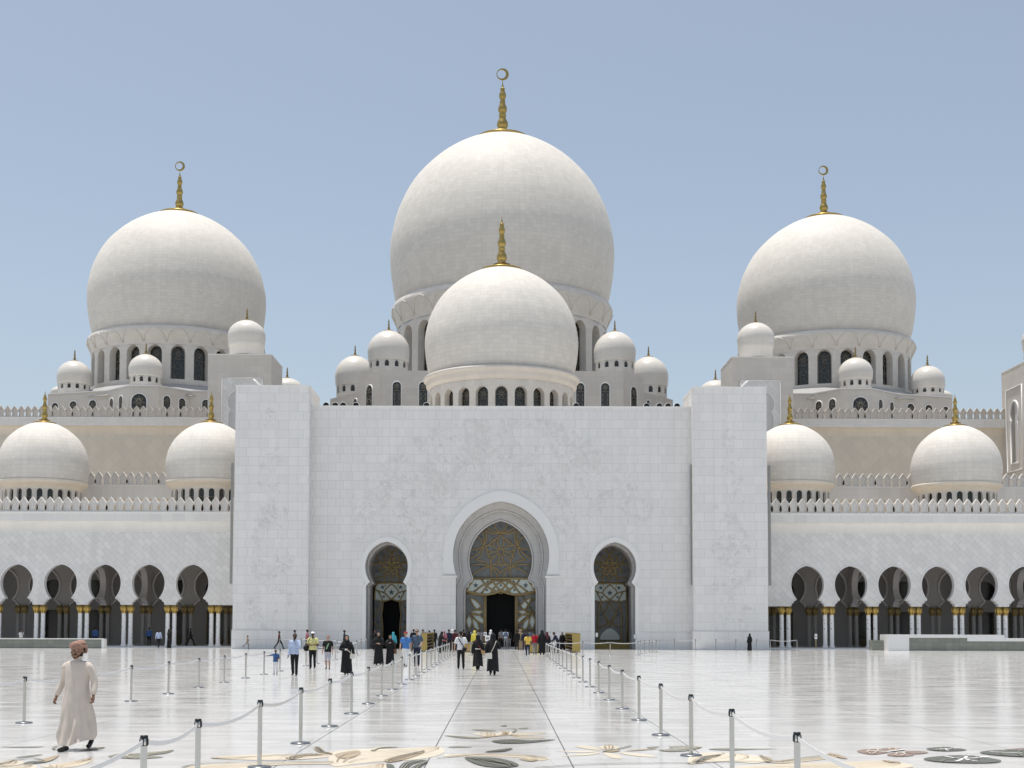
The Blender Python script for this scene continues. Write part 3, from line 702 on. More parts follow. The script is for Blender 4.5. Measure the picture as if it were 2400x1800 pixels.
for s_ in (-1, 1):
    for k in range(38):
        for t in range(40):
            x = xc+s_*rv.uniform(.0, 350)*kx; z = rv.uniform(.8, Zw(985))
            if not av_wall(x, z) and rv.random() < (.55+.45*(z/19)): break
        vine(b, x, z, rv.uniform(.2, 2.9) if s_ > 0 else PI-rv.uniform(.2, 2.9), rv.uniform(2.5, 5.5), DW-.001, 2, av_wall)
    for k in range(14):
        z = rv.uniform(4, Zw(990)); x = xc+s_*rv.uniform(0, 330)*kx
        flower(b, x, z, rv.uniform(.3, .75), DW-.001, av_wall)
flower(b, xc, Zw(1072), 1.3, DW-.001, av_wall)
b.build('carved_flowers', 'relief', portal, PO)
for par, pcx, pcxb, zp, y0_, y1_ in ((pyl, pcl, pclb, zpl, 965, 1510), (pyr, pcr, pcrb, zpr, 980, 1510)):
    zt_, zb_ = ZY(y0_, DP), ZY(y1_, DP)
    def av_py(x, z):
        if z < zb_ or z > zt_: return True
        t = (z-zb_)/(zt_-zb_); hw_ = 1.85*(1-.75*max(0, t-.35)/.65)
        return abs(x-(pcxb*(1-t)+pcx*t)) > hw_
    b = MB(); n_ = 34
    for k in range(n_):
        z = zb_+.3+(zt_-zb_)*k/n_
        for q in range(2):
            x = pcxb+rv.uniform(-1.5, 1.5)
            if not av_py(x, z) and (q == 0 or k % 2): vine(b, x, z, PI/2+rv.uniform(-1, 1), rv.uniform(1.2, 2.6), DP-.001, 1, av_py, .18, .032)
    b.build('carved_flowers', 'relief', par, PO)
# ------------------------------------------------------------------ merlons
def merlon_mesh(scale, mat):
    hw = [(.44, 0), (.45, .05), (.36, .12), (.31, .24), (.35, .40), (.485, .60), (.465, .645), (.36, .73), (.21, .86), (.0, 1.)]
    Wd, Hh = .833*scale, 1.43*scale
    o = [(x*Wd, z*Hh) for x, z in hw]; full = o+[(-x, z) for x, z in reversed(o[:-1])]
    b = MB(); b.prism(full, -.10*scale, .06*scale)
    i = [(x*.55, .10*Hh+z*.74) for x, z in o]; fi = i+[(-x, z) for x, z in reversed(i[:-1])]
    # raised rim
    rim_ = [(x*.80, .05*Hh+z*.86) for x, z in o]; rf = rim_+[(-x, z) for x, z in reversed(rim_[:-1])]
    b.prism(full, -.24*scale, -.10*scale, holes=[rf], back=False)
    d_ = [(0, .30*Hh), (.12*Wd, .55*Hh), (0, .62*Hh), (-.12*Wd, .55*Hh)]; b.prism(d_, -.15*scale, -.10*scale, back=False)
    d_ = [(0, .66*Hh), (.05*Wd, .72*Hh), (0, .82*Hh), (-.05*Wd, .72*Hh)]; b.prism(d_, -.15*scale, -.10*scale, back=False)
    d_ = [(-.3*Wd, .02*Hh), (.3*Wd, .02*Hh), (.14*Wd, .12*Hh), (-.14*Wd, .12*Hh)]; b.prism(d_, -.14*scale, -.10*scale, back=False)
    o_ = b.build('merlon', mat); me = o_.data; bpy.data.objects.remove(o_); return me
MER = merlon_mesh(1., 'merlon'); MERH = merlon_mesh(1., 'cream')
def merlons(parent, org, x0, x1, y, z, pitch=.833, me=None, limit=100):
    n = int((x1-x0)/pitch); k = 0
    for i in range(n+1):
        if k >= limit: break
        o = bpy.data.objects.new('merlon', me or MER); COL.objects.link(o); o.parent = parent
        o.location = (x0+i*pitch-org[0], y-org[1], z-org[2]); k += 1
def coved_wall(prof, x0, x1, name, mats, parent, org):
    """profile list of (y,z,matindex) lofted along x"""
    b = MB()
    for (ya, za, ma), (yb, zb, _) in zip(prof[:-1], prof[1:]):
        b.add([(x0, ya, za), (x1, ya, za), (x1, yb, zb), (x0, yb, zb)], [(0, 1, 2, 3)], ma, False)
    return b.build(name, mats, parent, org, recalc=False)
# ------------------------------------------------------------------ arcades
DA = 122.5; kA = DA/F
SHAFT = {}
def column_meshes():
    zc0, zc1 = ZY(1439, DA), ZY(1420, DA); zb = ZY(1511, DA)
    b = MB(); b.lathe([(.215, zb), (.205, zb+.2), (.195, zc0)], 16); s = b.build('shaft', 'shaft')
    b = MB(); h = zc1-zc0
    b.lathe([(.21, zc0-.02), (.245, zc0+.03), (.215, zc0+.10*h), (.24, zc0+.2*h), (.29, zc0+.42*h), (.315, zc0+.62*h), (.305, zc0+.8*h), (.25, zc0+.95*h), (.22, zc1-.04), (.22, zc1+.06)], 18)
    for i in range(8):
        a = 2*PI*i/8; b.tube([(.23*math.cos(a), .23*math.sin(a), zc0+.12*h), (.305*math.cos(a), .305*math.sin(a), zc0+.5*h), (.34*math.cos(a+.1), .34*math.sin(a+.1), zc0+.74*h), (.30*math.cos(a+.16), .30*math.sin(a+.16), zc0+.9*h)], [.04, .06, .055, .025], 5)
    c = b.build('capital', 'gold')
    b = MB(); b.box(-.315, .315, -.315, .315, .12, zb-.25); b.lathe([(.30, zb-.25), (.30, zb-.15), (.245, zb-.05), (.22, zb)], 16); p = b.build('column_base', 'trim')
    out = (s.data, c.data, p.data)
    for o in (s, c, p): bpy.data.objects.remove(o)
    return out
CMS = column_meshes()
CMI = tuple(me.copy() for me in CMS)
for me, mt in zip(CMI, ('inner', 'darkgold', 'inner')): me.materials.clear(); me.materials.append(M[mt])  # inner row copies: shade painted as darker marble and gold
def column(parent, org, x, y, CMS=CMS):
    s = bpy.data.objects.new('column', CMS[0]); COL.objects.link(s); s.parent = parent; s.location = (x-org[0], y-org[1], 0)
    for nm, me in (('capital', CMS[1]), ('column_base', CMS[2])):
        o = bpy.data.objects.new(nm, me); COL.objects.link(o); o.parent = s
def arcade(side):
    left = side < 0
    org = (-36 if left else 36, DA, 0)
    t = thing('arcade', ('left' if left else 'right')+'-hand white arcade of horseshoe arches on paired gold-capped columns', 'arcade', org)
    sp = 4.2 if left else 4.165
    c0_ = XZ(39.3 if left else 1892.6, 1370 if left else 1374, DA)[0]
    rngk = range(-3, 5) if left else range(0, 9)
    px_ref = 270 if left else 2100
    dy = 0
    Za = lambda py: ZY(py + (0 if left else 4.2), DA, px_ref)
    xs = [c0_+sp*k for k in rngk]
    pyi = 553 if left else 1795
    xin = XZ(pyi, 1300, DA)[0]
    x0, x1 = (xs[0]-sp*.5, xin+.3) if left else (xin-.3, xs[-1]+sp*.5)
    zb = Za(1417.5); zcov = Za(1246); 
    arch = lambda xx: horseshoe(xx, Za(1322.5), 38.3*kA, Za(1366), 25.8*kA, Za(1400.5), 38.5*kA, Za(1415.5), zb)
    pl = [(x0, zb)]
    for xx in xs: pl += arch(xx)
    pl += [(x1, zb), (x1, zcov), (x0, zcov)]
    b = MB(); b.prism(pl, DA, DA+.62, m=0, mside=1); b.build('arch_wall', ['diag', 'trim'], t, org)
    # thin rim round each arch
    b = MB()
    for xx in xs:
        ar = arch(xx); o_ = [(xx+(x-xx)*1.045, z+ (.10 if z > Za(1366) else 0)) for x, z in ar]
        b.prism(list(o_)+list(reversed(ar)), DA-.05, DA+.02)
    b.build('arch_rim', 'trim', t, org)
    # cove, fascia and ledge
    zf, zt_ = Za(1222), Za(1204)
    prof = [(DA, zcov, 0)]+[(DA-.55*(1-math.cos(i/6*PI/2)), zcov+(zf-zcov)*math.sin(i/6*PI/2), 0) for i in range(1, 7)]
    prof += [(DA-.58, zf, 1), (DA-.58, zt_, 1), (DA-.66, zt_+.02, 2), (DA-.66, zt_+.14, 2), (DA+.3, zt_+.14, 2)]
    prof = [(y, z, (0 if i < 6 else (1 if i < 8 else 2))) for i, (y, z, _) in enumerate(prof)]
    coved_wall(prof, x0, x1, 'cornice', ['covew', 'band', 'trim'], t, org)
    zr = zt_+.14
    merlons(t, org, x0+.4, x1-.2, DA-.35, zr)
    # roof
    b = MB(); b.box(x0-6, x1, DA+.3, 134.0, zt_-.6, zr-.02); b.build('roof_slab', 'roofpale', t, org)
    # second tier wall with its own parapet
    D2_ = 134.; z2 = ZY(1139+(0 if left else 4), D2_, px_ref); xx0, xx1 = (x0-4, x1) if left else (x0, x1+6)
    p2 = [(D2_, zr-.1, 0), (D2_, z2-2.6, 1)]+[(D2_-.5*(1-math.cos(i/5*PI/2)), z2-2.6+1.2*math.sin(i/5*PI/2), 1) for i in range(1, 6)]+[(D2_-.52, z2-1.4, 2), (D2_-.52, z2-.08, 2), (D2_-.58, z2-.06, 3), (D2_-.58, z2+.04, 3), (D2_+.3, z2+.04, 3)]
    coved_wall(p2, xx0, xx1, 'upper_wall', ['cream', 'cove', 'band', 'trim'], t, org)
    b = MB(); b.box(xx0, xx1, D2_+.02, 157, z2-1.5, z2); b.build('roof_slab', 'roofpale', t, org)
    merlons(t, org, xx0+.4, xx1-.2, D2_-.3, z2+.04)
    # columns
    cps = [c0_-sp/2+sp*k for k in (list(rngk)+[rngk[-1]+1])]
    if not left: pass
    for cx_ in cps:
        for off in (-.325, .325): column(t, org, cx_+off, DA+.45)
    for cx_ in cps:                                    # inner row
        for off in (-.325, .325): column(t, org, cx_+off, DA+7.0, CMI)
    # stylobate
    b = MB(); b.box(x0-2, x1+(0 if left else 2), DA-.25, DA+12, .0, .12); b.build('step', 'trim', t, org)
    # interior: transverse arches, back wall, ceiling
    zce = Za(1310)
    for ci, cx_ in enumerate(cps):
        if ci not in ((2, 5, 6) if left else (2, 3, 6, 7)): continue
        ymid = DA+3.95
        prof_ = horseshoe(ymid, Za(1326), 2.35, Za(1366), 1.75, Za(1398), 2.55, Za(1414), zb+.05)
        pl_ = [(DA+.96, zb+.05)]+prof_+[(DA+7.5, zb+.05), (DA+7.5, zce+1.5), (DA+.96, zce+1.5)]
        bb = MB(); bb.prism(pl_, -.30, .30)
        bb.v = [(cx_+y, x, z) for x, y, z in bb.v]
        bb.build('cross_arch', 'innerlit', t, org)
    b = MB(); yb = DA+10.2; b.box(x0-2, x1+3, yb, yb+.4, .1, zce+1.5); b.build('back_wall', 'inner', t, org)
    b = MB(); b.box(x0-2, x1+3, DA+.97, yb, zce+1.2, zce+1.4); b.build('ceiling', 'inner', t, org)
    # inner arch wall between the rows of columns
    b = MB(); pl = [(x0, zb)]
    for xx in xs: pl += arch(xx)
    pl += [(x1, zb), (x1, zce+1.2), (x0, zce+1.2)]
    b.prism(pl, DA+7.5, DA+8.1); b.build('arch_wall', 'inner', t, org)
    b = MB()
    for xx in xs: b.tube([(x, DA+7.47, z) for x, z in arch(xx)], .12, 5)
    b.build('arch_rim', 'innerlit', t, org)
    for i, xx in enumerate(xs):
        if (i+ (0 if left else 1)) % 3 == 2: continue
        xw = xx+ (.4 if left else -.4)
        b = MB(); b.prism(horseshoe(xw, Za(1352), 1.45, Za(1376), 1.2, Za(1396), 1.2, Za(1396), Za(1396)), yb-.06, yb+.02)
        b.box(xw-1.2, xw+1.2, yb-.06, yb+.02, .15, Za(1430)); b.build('window', 'glass', t, org)
        b = MB()
        for q in (-1.22, 1.22): b.box(xw+q-.06, xw+q+.06, yb-.12, yb, .15, Za(1430)+.06)
        b.box(xw-1.28, xw+1.28, yb-.12, yb, Za(1430), Za(1430)+.12); b.box(xw-1.2, xw+1.2, yb-.1, yb, .12, .9)
        b.build('door_frame', 'wood', t, org)
    return t, zr, z2
arcL, zrL, z2L = arcade(-1)
arcR, zrR, z2R = arcade(1)
# ------------------------------------------------------------------ finials and domes
def finial_prof(h):
    # heights as fraction of h from collar to spike tip
    p = [(.42, 0), (.30, .02), (.215, .045), (.20, .07), (.205, .10), (.245, .13), (.25, .165), (.235, .20), (.185, .245), (.15, .275), (.15, .31), (.165, .32), (.165, .345), (.14, .355), (.135, .37), (.185, .41), (.20, .45), (.185, .49), (.135, .54), (.115, .56), (.13, .575), (.13, .595), (.105, .60), (.105, .63), (.145, .67), (.16, .705), (.145, .745), (.10, .79), (.095, .82), (.105, .83), (.105, .845), (.05, .86), (.045, .88), (.02, .94), (.006, 1.)]
    return [(r*h*.42, z*h) for r, z in p]
def crescent(bb, c, R, y=0, th=.12):
    n = 40; ri = R*.72; off = (-.17*R, .03*R)
    o = [(c[0]+R*math.cos(2*PI*i/n), c[1]+R*math.sin(2*PI*i/n)) for i in range(n)]
    i_ = [(c[0]+off[0]+ri*math.cos(2*PI*i/n), c[1]+off[1]+ri*math.sin(2*PI*i/n)) for i in range(n)]
    vs = [(x, y-th*.5, z) for x, z in o]+[(x, y-th*.5, z) for x, z in i_]+[(x, y+th*.5, z) for x, z in o]+[(x, y+th*.5, z) for x, z in i_]
    fs = []
    for i in range(n):
        j = (i+1) % n
        fs += [(i, j, n+j, n+i), (2*n+i, 3*n+i, 3*n+j, 2*n+j), (i, 2*n+i, 2*n+j, j), (n+i, n+j, 3*n+j, 3*n+i)]
    bb.add(vs, fs)
def dome_shell(R, zs, hh, n=26, r0=.954, ext=0.):
    base = ([(0, r0-.028*ext/.08), (ext*.5, r0-.010*ext/.08)] if ext else [])+[(ext, r0+.003), (ext+.06, r0+.014), (ext+.21, .99), (ext+.38, 1.), (ext+.534, .985), (ext+.748, .93), (ext+.98, .81), (ext+1.17, .635), (ext+1.29, .47), (ext+1.37, .31), (ext+1.41, .17), (ext+1.425, .08), (ext+1.43, 0.004)]
    pts = catmull([(r, h) for h, r in base], 4, closed=False)
    return [(max(.003, r)*R, zs+h*hh*R/1.43) for r, h in pts]
def tracery(bb, f, hw, z0, z1, m, r, rich=True):
    """star-and-lattice window pattern drawn with thin bars; f(u,v)->point"""
    if not rich:
        bb.tube([f(-hw, z0+(z1-z0)*.66), f(hw, z0+(z1-z0)*.66)], r, 4, m); return
    zc = z1-hw*1.05
    pts = [(hw*.86*math.cos(PI/2+2*PI*i/7), zc+hw*.86*math.sin(PI/2+2*PI*i/7)) for i in range(7)]
    for i in range(7): bb.tube([f(*pts[i]), f(*pts[(i+3) % 7])], r, 4, m)
    nb = max(1, int((zc-hw-z0)/(hw*1.1))); hh = (zc-hw*.9-z0)/nb
    for i in range(nb):
        za = z0+i*hh
        for s_ in (-1, 1):
            bb.tube([f(s_*hw, za+hh*.15), f(s_*hw*.45, za+hh*.35), f(0, za+hh*.75)], r, 4, m)
            bb.tube([f(s_*hw*.45, za+hh*.35), f(s_*hw*.2, za+hh*.05), f(0, za)], r, 4, m)
    bb.tube([f(-hw, zc-hw*.9), f(hw, zc-hw*.9)], r, 4, m)
    for s_ in (-1, 1): bb.tube([f(s_*hw*.55, z0), f(s_*hw*.55, zc-hw*.9)], r*.8, 4, m)
def make_dome(name, label, cat, X, Y, zs, R, hh, fin_h, cres, drum=None, corn=None, shellmat='dome', seg=64, group=None, r0=.954, finm='gold', coll=None, ext=0.):
    """drum=(Rd,z0,z1,n,wz0,wz1,hwdeg,depth,rich)"""
    z0 = drum[1] if drum else zs
    t = thing(name, label, cat, (X, Y, z0), 0, group)
    org = (0, 0, z0)
    b = MB(); sh = dome_shell(R, zs, hh, r0=r0, ext=ext); b.lathe(sh, seg); b.build('shell', shellmat, t, org)
    ztop = sh[-1][1]
    rc = R*.235 if coll is None else coll
    # collar sits on the shell where its radius is rc
    zc = next(z for r, z in sh if r < rc)
    b = MB(); b.lathe([(rc*.9, zc-.02*R), (rc*1.02, zc), (rc*1.05, zc+.012*R), (rc*.98, zc+.022*R), (rc*.6, ztop+.018*R), (rc*.3, ztop+.035*R), (.42*fin_h*.42, ztop+.05*R)], 40)
    b.build('collar', finm, t, org)
    b = MB(); fp = [(r, ztop+.045*R+z) for r, z in finial_prof(fin_h)]; b.lathe(fp, 24)
    fi = b.build('finial', finm, t, org)
    if cres:
        b = MB(); crescent(b, (0, ztop+.045*R+fin_h+cres*.98), cres); b.build('crescent', 'gold', fi, org)
    if corn:
        b = MB(); b.lathe(corn['prof'], seg)
        if corn.get('arches'):
            n = drum[3]
            pr = corn['prof']
            def rz(z):
                for (ra, za), (rb, zb_) in zip(pr[:-1], pr[1:]):
                    if za <= z <= zb_ and zb_ > za: return ra+(rb-ra)*(z-za)/(zb_-za)
                return pr[-1][0]
            za, zb_ = corn['arches']
            for k in range(n):
                a = -PI/2+2*PI*k/n
                if math.sin(a) > .35: continue
                pts = []
                for i in range(17):
                    s_ = -1+2*i/16; z = za+(zb_-za)*(1-abs(s_)**1.9)**.62
                    r = rz(z)+.01
                    pts.append((r*math.cos(a+s_*PI/n*.96), r*math.sin(a+s_*PI/n*.96), z))
                b.tube(pts, corn.get('ar', .16), 5)
        b.build('cornice', corn.get('mat', 'drum'), t, org)
    if drum:
        Rd, d0, d1, n, w0, w1, hwd, dep, rich = drum
        b = MB(); hw = math.radians(hwd); sec = PI/n
        wpts = roundarch(0, hw*Rd, w0, w1)
        for k in range(n):
            a = -PI/2+2*PI*k/n
            if math.sin(a) > .5:
                vs = []
                b.add([(Rd*math.cos(a+q), Rd*math.sin(a+q), z) for q, z in ((-sec, d0), (sec, d0), (sec, d1), (-sec, d1))], [(0, 1, 2, 3)]); continue
            us = [-sec*Rd, -sec*Rd*.75, sec*Rd*.75, sec*Rd]
            loops = [[(us[0], d0), (us[3], d0), (us[3], d1), (us[0], d1)], wpts]
            tr = tessellate_polygon([[Vector((x, z, 0)) for x, z in lp] for lp in loops])
            al = [p for lp in loops for p in lp]
            mp = lambda u, z, rr: (rr*math.cos(a+u/Rd), rr*math.sin(a+u/Rd), z)
            b.add([mp(u, z, Rd) for u, z in al], [tuple(q) for q in tr], 0, False, [[(al[i][0]+a*Rd, al[i][1]) for i in q] for q in tr])
            kk = len(wpts)
            b.add([mp(u, z, Rd) for u, z in wpts]+[mp(u*.97, z, Rd-dep) for u, z in wpts], [(i, (i+1) % kk, kk+(i+1) % kk, kk+i) for i in range(kk)], 1)
        dr = b.build('drum', ['drum', 'drum'], t, org, recalc=False)
        b = MB(); fr = lambda u, z: (u, 0, z)
        wp = roundarch(0, hw*(Rd-dep)*1.02, w0, w1, 12)
        b.prism(wp, -.02, .04, back=False)
        tracery(b, lambda u, z: (u, -.05, z), hw*(Rd-dep), w0+.05, w1-.05, 1, max(.025, hw*Rd*.04), rich)
        if rich: b.tube([(x*.96, -.05, z) for x, z in wp], hw*Rd*.045, 4, 1)
        first = None
        for k in range(n):
            a = -PI/2+2*PI*k/n
            if math.sin(a) > .15: continue
            if first is None:
                o = b.build('window', ['glass', 'leadwork'], dr, org); first = o
            else:
                o = first.copy(); COL.objects.link(o)
            o.location = ((Rd-dep)*math.cos(a), (Rd-dep)*math.sin(a), 0); o.rotation_euler = (0, 0, a+PI/2)
    return t
# main dome
Ym = 184.; km = Ym/F
Xm = XZ(1177, 600, Ym)[0]; Rm = 265.5*km; zsm = ZY(702, Ym)-1.29
make_dome('dome', 'largest white dome, centre back, with tall gold crescent finial', 'dome', Xm, Ym, zsm, Rm, 1.47, 7.9, .90,
          (.932*Rm, 34, zsm-3.65, 24, 36.6, 44.0, 4.6, 1.2, True),
          dict(prof=[(.932*Rm, zsm-3.75), (.938*Rm, zsm-3.2), (.953*Rm, zsm-2.4), (.975*Rm, zsm-1.65), (.986*Rm, zsm-1.2), (.984*Rm, zsm-.75), (.970*Rm, zsm-.3), (.945*Rm, zsm+.0), (.90*Rm, zsm+.05)], arches=(zsm-3.3, zsm-1.0), ar=.085), seg=96, shellmat='dome_big', ext=1.29/(1.47/1.43*Rm))
# side domes
def side_dome(px, y_seam, y_top, lab):
    Y = 178.; k = Y/F; X = XZ(px, 700, Y)[0]; R = 206*k; zs = ZY(y_seam, Y, px)-1.6; zo = zs+1.6
    make_dome('dome', lab, 'dome', X, Y, zs, R, 1.385, 5.6, .69, (.94*R, 33., zs-2.5, 24, zo-8.75, zo-4.25, 4.7, 1.1, True),
              dict(prof=[(.94*R, zs-2.55), (.947*R, zs-2.1), (.962*R, zs-1.6), (.982*R, zs-1.1), (.994*R, zs-.75), (.992*R, zs-.45), (.980*R, zs-.2), (.95*R, zs), (.90*R, zs+.04)], arches=(zs-2.25, zs-.55), ar=.07), seg=80, coll=R*.225, ext=1.6/(1.385/1.43*R))
    return X, Y, R, zs
XL, YL, RL, zsL = side_dome(417, 779, 485, 'big white dome on the left with gold crescent finial')
XR, YR, RR, zsR = side_dome(1933, 789, 497, 'big white dome on the right with gold crescent finial')
# front dome over the portal
Yf = 132.; kf = Yf/F; Xf = XZ(1175.5, 800, Yf)[0]; Rf = 181.5*kf; zsf = ZY(873, Yf)
zl = ZY(897, Yf); exf = zsf-(zl+.36); zsf = zl+.36
make_dome('dome', 'middle-sized white dome in front of the largest one, right above the entrance wall', 'dome', Xf, Yf, zsf, Rf, 1.37, 5.2, 0,
          (.935*Rf, 22.2, zl-.95, 24, 22.6, ZY(903.5, Yf-Rf*.93), 4.9, .7, True),
          dict(prof=[(.935*Rf, zl-1.0), (.945*Rf, zl-.85), (.975*Rf, zl-.72), (.98*Rf, zl-.62), (.98*Rf, zl-.2), (1.0*Rf, zl-.12), (1.018*Rf, zl+.05), (1.016*Rf, zl+.16), (1.0*Rf, zl+.28), (.965*Rf, zl+.36), (.92*Rf, zl+.38)], mat='cream'), seg=80, coll=Rf*.262, ext=exf/(1.37/1.43*Rf))
# arcade domes
for px, pys, lab in ((103, 1130, 'leftmost arcade roof dome with small gold spike'), (494, 1130, 'arcade roof dome partly hidden by the left pylon'), (1852, 1135, 'arcade roof dome just right of the right pylon'), (2240, 1137, 'rightmost arcade roof dome with small gold spike')):
    Y = 128.; k = Y/F; X = XZ(px, 1050, Y)[0]; R = 103*k; zs = ZY(pys, Y, px); zb_ = zrL
    make_dome('dome', lab, 'dome', X, Y, zs, R, 1.38, 3.0, 0, (.87*R, zb_-.05, zs-.9, 24, zb_+.2, zs-1.0, 4.1, .25, False),
              dict(prof=[(.87*R, zs-.98), (.875*R, zs-.8), (.90*R, zs-.62), (.92*R, zs-.58), (.945*R, zs-.45), (.985*R, zs-.38), (.99*R, zs-.1), (.975*R, zs-.02), (.95*R, zs)], mat='cove'), seg=64, group='domes along the arcade roofs', coll=R*.255)
# turret domes
def turret(px, y_top, y_seam, y_bot, rpx, Y, lab, win=True, fin=1.5):
    k = Y/F; X = XZ(px, (y_top+y_seam)/2, Y)[0]; R = rpx*k; zs = ZY(y_seam, Y, px); zt_ = ZY(y_top, Y, px); zb_ = ZY(y_bot, Y, px)
    hh = (zt_-zs)/R*.97
    dz = zs-zb_
    dr = (.92*R, zb_-.6, zs-.02-dz*.25, 12, zb_+.1, zb_+dz*.62, 6.5, .2, False) if win else None
    cr = dict(prof=[(.92*R, zs-dz*.3), (.95*R, zs-dz*.22), (.975*R, zs-dz*.1), (.97*R, zs)], mat='domes') if win else dict(prof=[(.90*R, zb_-.3), (.91*R, zs-dz*.5), (.95*R, zs-dz*.42), (.975*R, zs-dz*.2), (.97*R, zs)], mat='domes')
    return make_dome('turret_dome', lab, 'turret dome', X, Y, zs, R, hh, fin, 0, dr, cr, 'domes', 40, 'small turret domes on the roofs', r0=.965, finm='darkgold', coll=R*.24)
turret(174.5, 844, 897, 917, 40, 168, 'turret dome at the far left edge of the left dome base')
turret(342, 829, 880, 902, 40, 163, 'turret dome in front of the big left dome windows')
turret(578.5, 749, 803, 831, 44.5, 153.5, 'windowless turret dome on top of the left corner tower', win=False)
turret(673, 885, 925, 945, 39, 172, 'turret dome peeping over the left pylon')
turret(832, 832, 900, 926, 47, 177, 'outer left turret dome beside the main dome')
turret(911, 773, 843, 868, 50, 166, 'inner left turret dome beside the main dome')
turret(1441, 775, 845, 870, 50, 166, 'inner right turret dome beside the main dome')
turret(1520, 834, 902, 928, 47, 177, 'outer right turret dome beside the main dome')
turret(1677, 890, 930, 950, 39, 172, 'turret dome peeping over the right pylon')
turret(1771, 755, 809, 837, 44, 153.5, 'windowless turret dome on top of the right corner tower', win=False)
turret(2005, 837, 888, 910, 40, 163, 'turret dome in front of the big right dome windows')
turret(2174, 856, 909, 926, 40, 168, 'turret dome at the far right edge of the right dome base')
turret(2440, 760, 810, 832, 44, 153.5, 'sliver of turret dome at the right edge of the picture', win=False)
turret(145, 905, 925, 935, 26, 182, 'turret dome half hidden behind the far left one')
turret(2206, 915, 935, 945, 26, 182, 'turret dome half hidden behind the far right one')
# ------------------------------------------------------------------ dome bases
def facet_windows(parent, org, p0, p1, lst, rich=True):
    """windows on a vertical facet from p0 to p1 (plan points). lst: (t, hw, z0, z1)"""
    p0 = Vector(p0); p1 = Vector(p1); d = (p1-p0).normalized(); n_ = Vector((d.y, -d.x))
    if n_.y > 0: n_ = -n_
    for t, hw, z0, z1 in lst:
        c = p0+(p1-p0)*t
        f = lambda u, z, o=.03: (c.x+d.x*u+n_.x*o, c.y+d.y*u+n_.y*o, z)
        b = MB(); pts = roundarch(0, hw, z0, z1, 12)
        tr = tessellate_polygon([[Vector((x, z, 0)) for x, z in pts]])
        b.add([f(u, z) for u, z in pts], [tuple(q) for q in tr], 0)
        tracery(b, lambda u, z: f(u, z, .06), hw*.97, z0, z1-.06, 1, max(.025, hw*.045), rich)
        # rim
        b.tube([f(u*1.06, z+(.04 if z > z0 else 0), .03) for u, z in pts], .09, 5, 2)
        b.build('window', ['glass', 'leadwork', 'trim'], parent, org)
def base_block(side):
    left = side < 0; m_ = lambda px: px if left else None
    t = thing('stone_podium', ('left' if left else 'right')+'-hand faceted cream stone base with arched windows under the big dome', 'podium', (XL if left else XR, 160, 0)); org = tuple(t.location)
    if left: px = [112, 250, 301, 372, 445, 560]; ys = [923, 917, 903, 903, 915, 915]
    else: px = [1690, 1903, 1968, 2043, 2104, 2232]; ys = [922, 923, 911, 911, 925, 932]
    ds = [166, 163.6, 160, 160, 163.6, 163.6] if left else [163.6, 163.6, 160, 160, 163.6, 166]
    pts = [(XZ(p, y, d)[0], d) for p, y, d in zip(px, ys, ds)]
    zt_ = ZY(905 if left else 912, 160, 340 if left else 2005)
    poly = pts+[(pts[-1][0], 192), (pts[0][0], 192)]
    b = MB(); b.plan(poly, 20, zt_, 0, 1); b.build('wall', ['cream', 'roof'], t, org)
    b = MB(); k = len(poly); cx_ = sum(p[0] for p in poly)/k
    for (xa, ya), (xb, yb) in zip(pts[:-1], pts[1:]):
        b.add([(xa, ya-.12, zt_-.02), (xb, yb-.12, zt_-.02), (xb, yb-.12, zt_+.12), (xa, ya-.12, zt_+.12), (xa, ya+.7, zt_-.02), (xb, yb+.7, zt_-.02), (xb, yb+.7, zt_+.12), (xa, ya+.7, zt_+.12)], [(0,1,2,3), (3,2,6,7), (4,7,6,5)])
    b.build('coping', 'trim', t, org)
    X, R, zs = (XL, RL, zsL) if left else (XR, RR, zsR)
    b = MB(); b.lathe([(R*1.30, zt_-.6), (R*1.02, zt_+1.35), (R*.94, zt_+1.6)], 24, (X, 178.)); b.build('skirt_roof', 'roof', t, org)
    zw1 = ZY(924, 160, 340) if left else ZY(932, 160, 2005)
    zb_ = 27.2
    A = [(.13, .5, zb_, zw1-.1), (.44, .55, zb_, zw1), (.77, .55, zb_, zw1)]
    B_ = [(.25, .46, zb_, zw1-.05), (.68, .46, zb_, zw1)]
    C_ = [(.36, .95, zb_, zw1+.1)] if left else [(.64, .95, zb_, zw1+.1)]
    D_ = [(.26, .55, zb_, zw1), (.75, .52, zb_, zw1)]
    E_ = [(.33, .5, zb_, zw1)]
    segs = [A, B_, C_, D_, E_] if left else [[(1-a, *r) for a, *r in E_]+[(.16, .5, zb_, zw1)], [(1-a, *r) for a, *r in D_], C_, [(1-a, *r) for a, *r in B_], [(1-a, *r) for a, *r in A]]
    for i, s_ in enumerate(segs): facet_windows(t, org, pts[i], pts[i+1], s_)
base_block(-1); base_block(1)
# main dome base
t = thing('stone_podium', 'central cream stone base with tall arched windows beneath the largest dome', 'podium', (0, 160, 0)); org = (0, 160, 0)
pf = [(774, 178), (843, 172), (843.5, 164), (888, 160.), (1463, 160.), (1509, 164), (1509.5, 172), (1576, 178)]
zt1 = ZY(869, 160); zt2 = ZY(926, 172, 800)
hi = [(XZ(843, 900, 164)[0], 164), (XZ(890, 900, 160)[0], 160), (XZ(1461, 900, 160)[0], 160), (XZ(1508, 900, 164)[0], 164), (XZ(1508, 900, 164)[0], 200), (XZ(843, 900, 164)[0], 200)]
b = MB(); b.plan(hi, 20, zt1, 0, 1)
lo = [(XZ(774, 930, 175)[0], 175), (XZ(845, 930, 169)[0], 169), (XZ(1507, 930, 169)[0], 169), (XZ(1577, 930, 175)[0], 175), (XZ(1577, 930, 175)[0], 200), (XZ(774, 930, 175)[0], 200)]
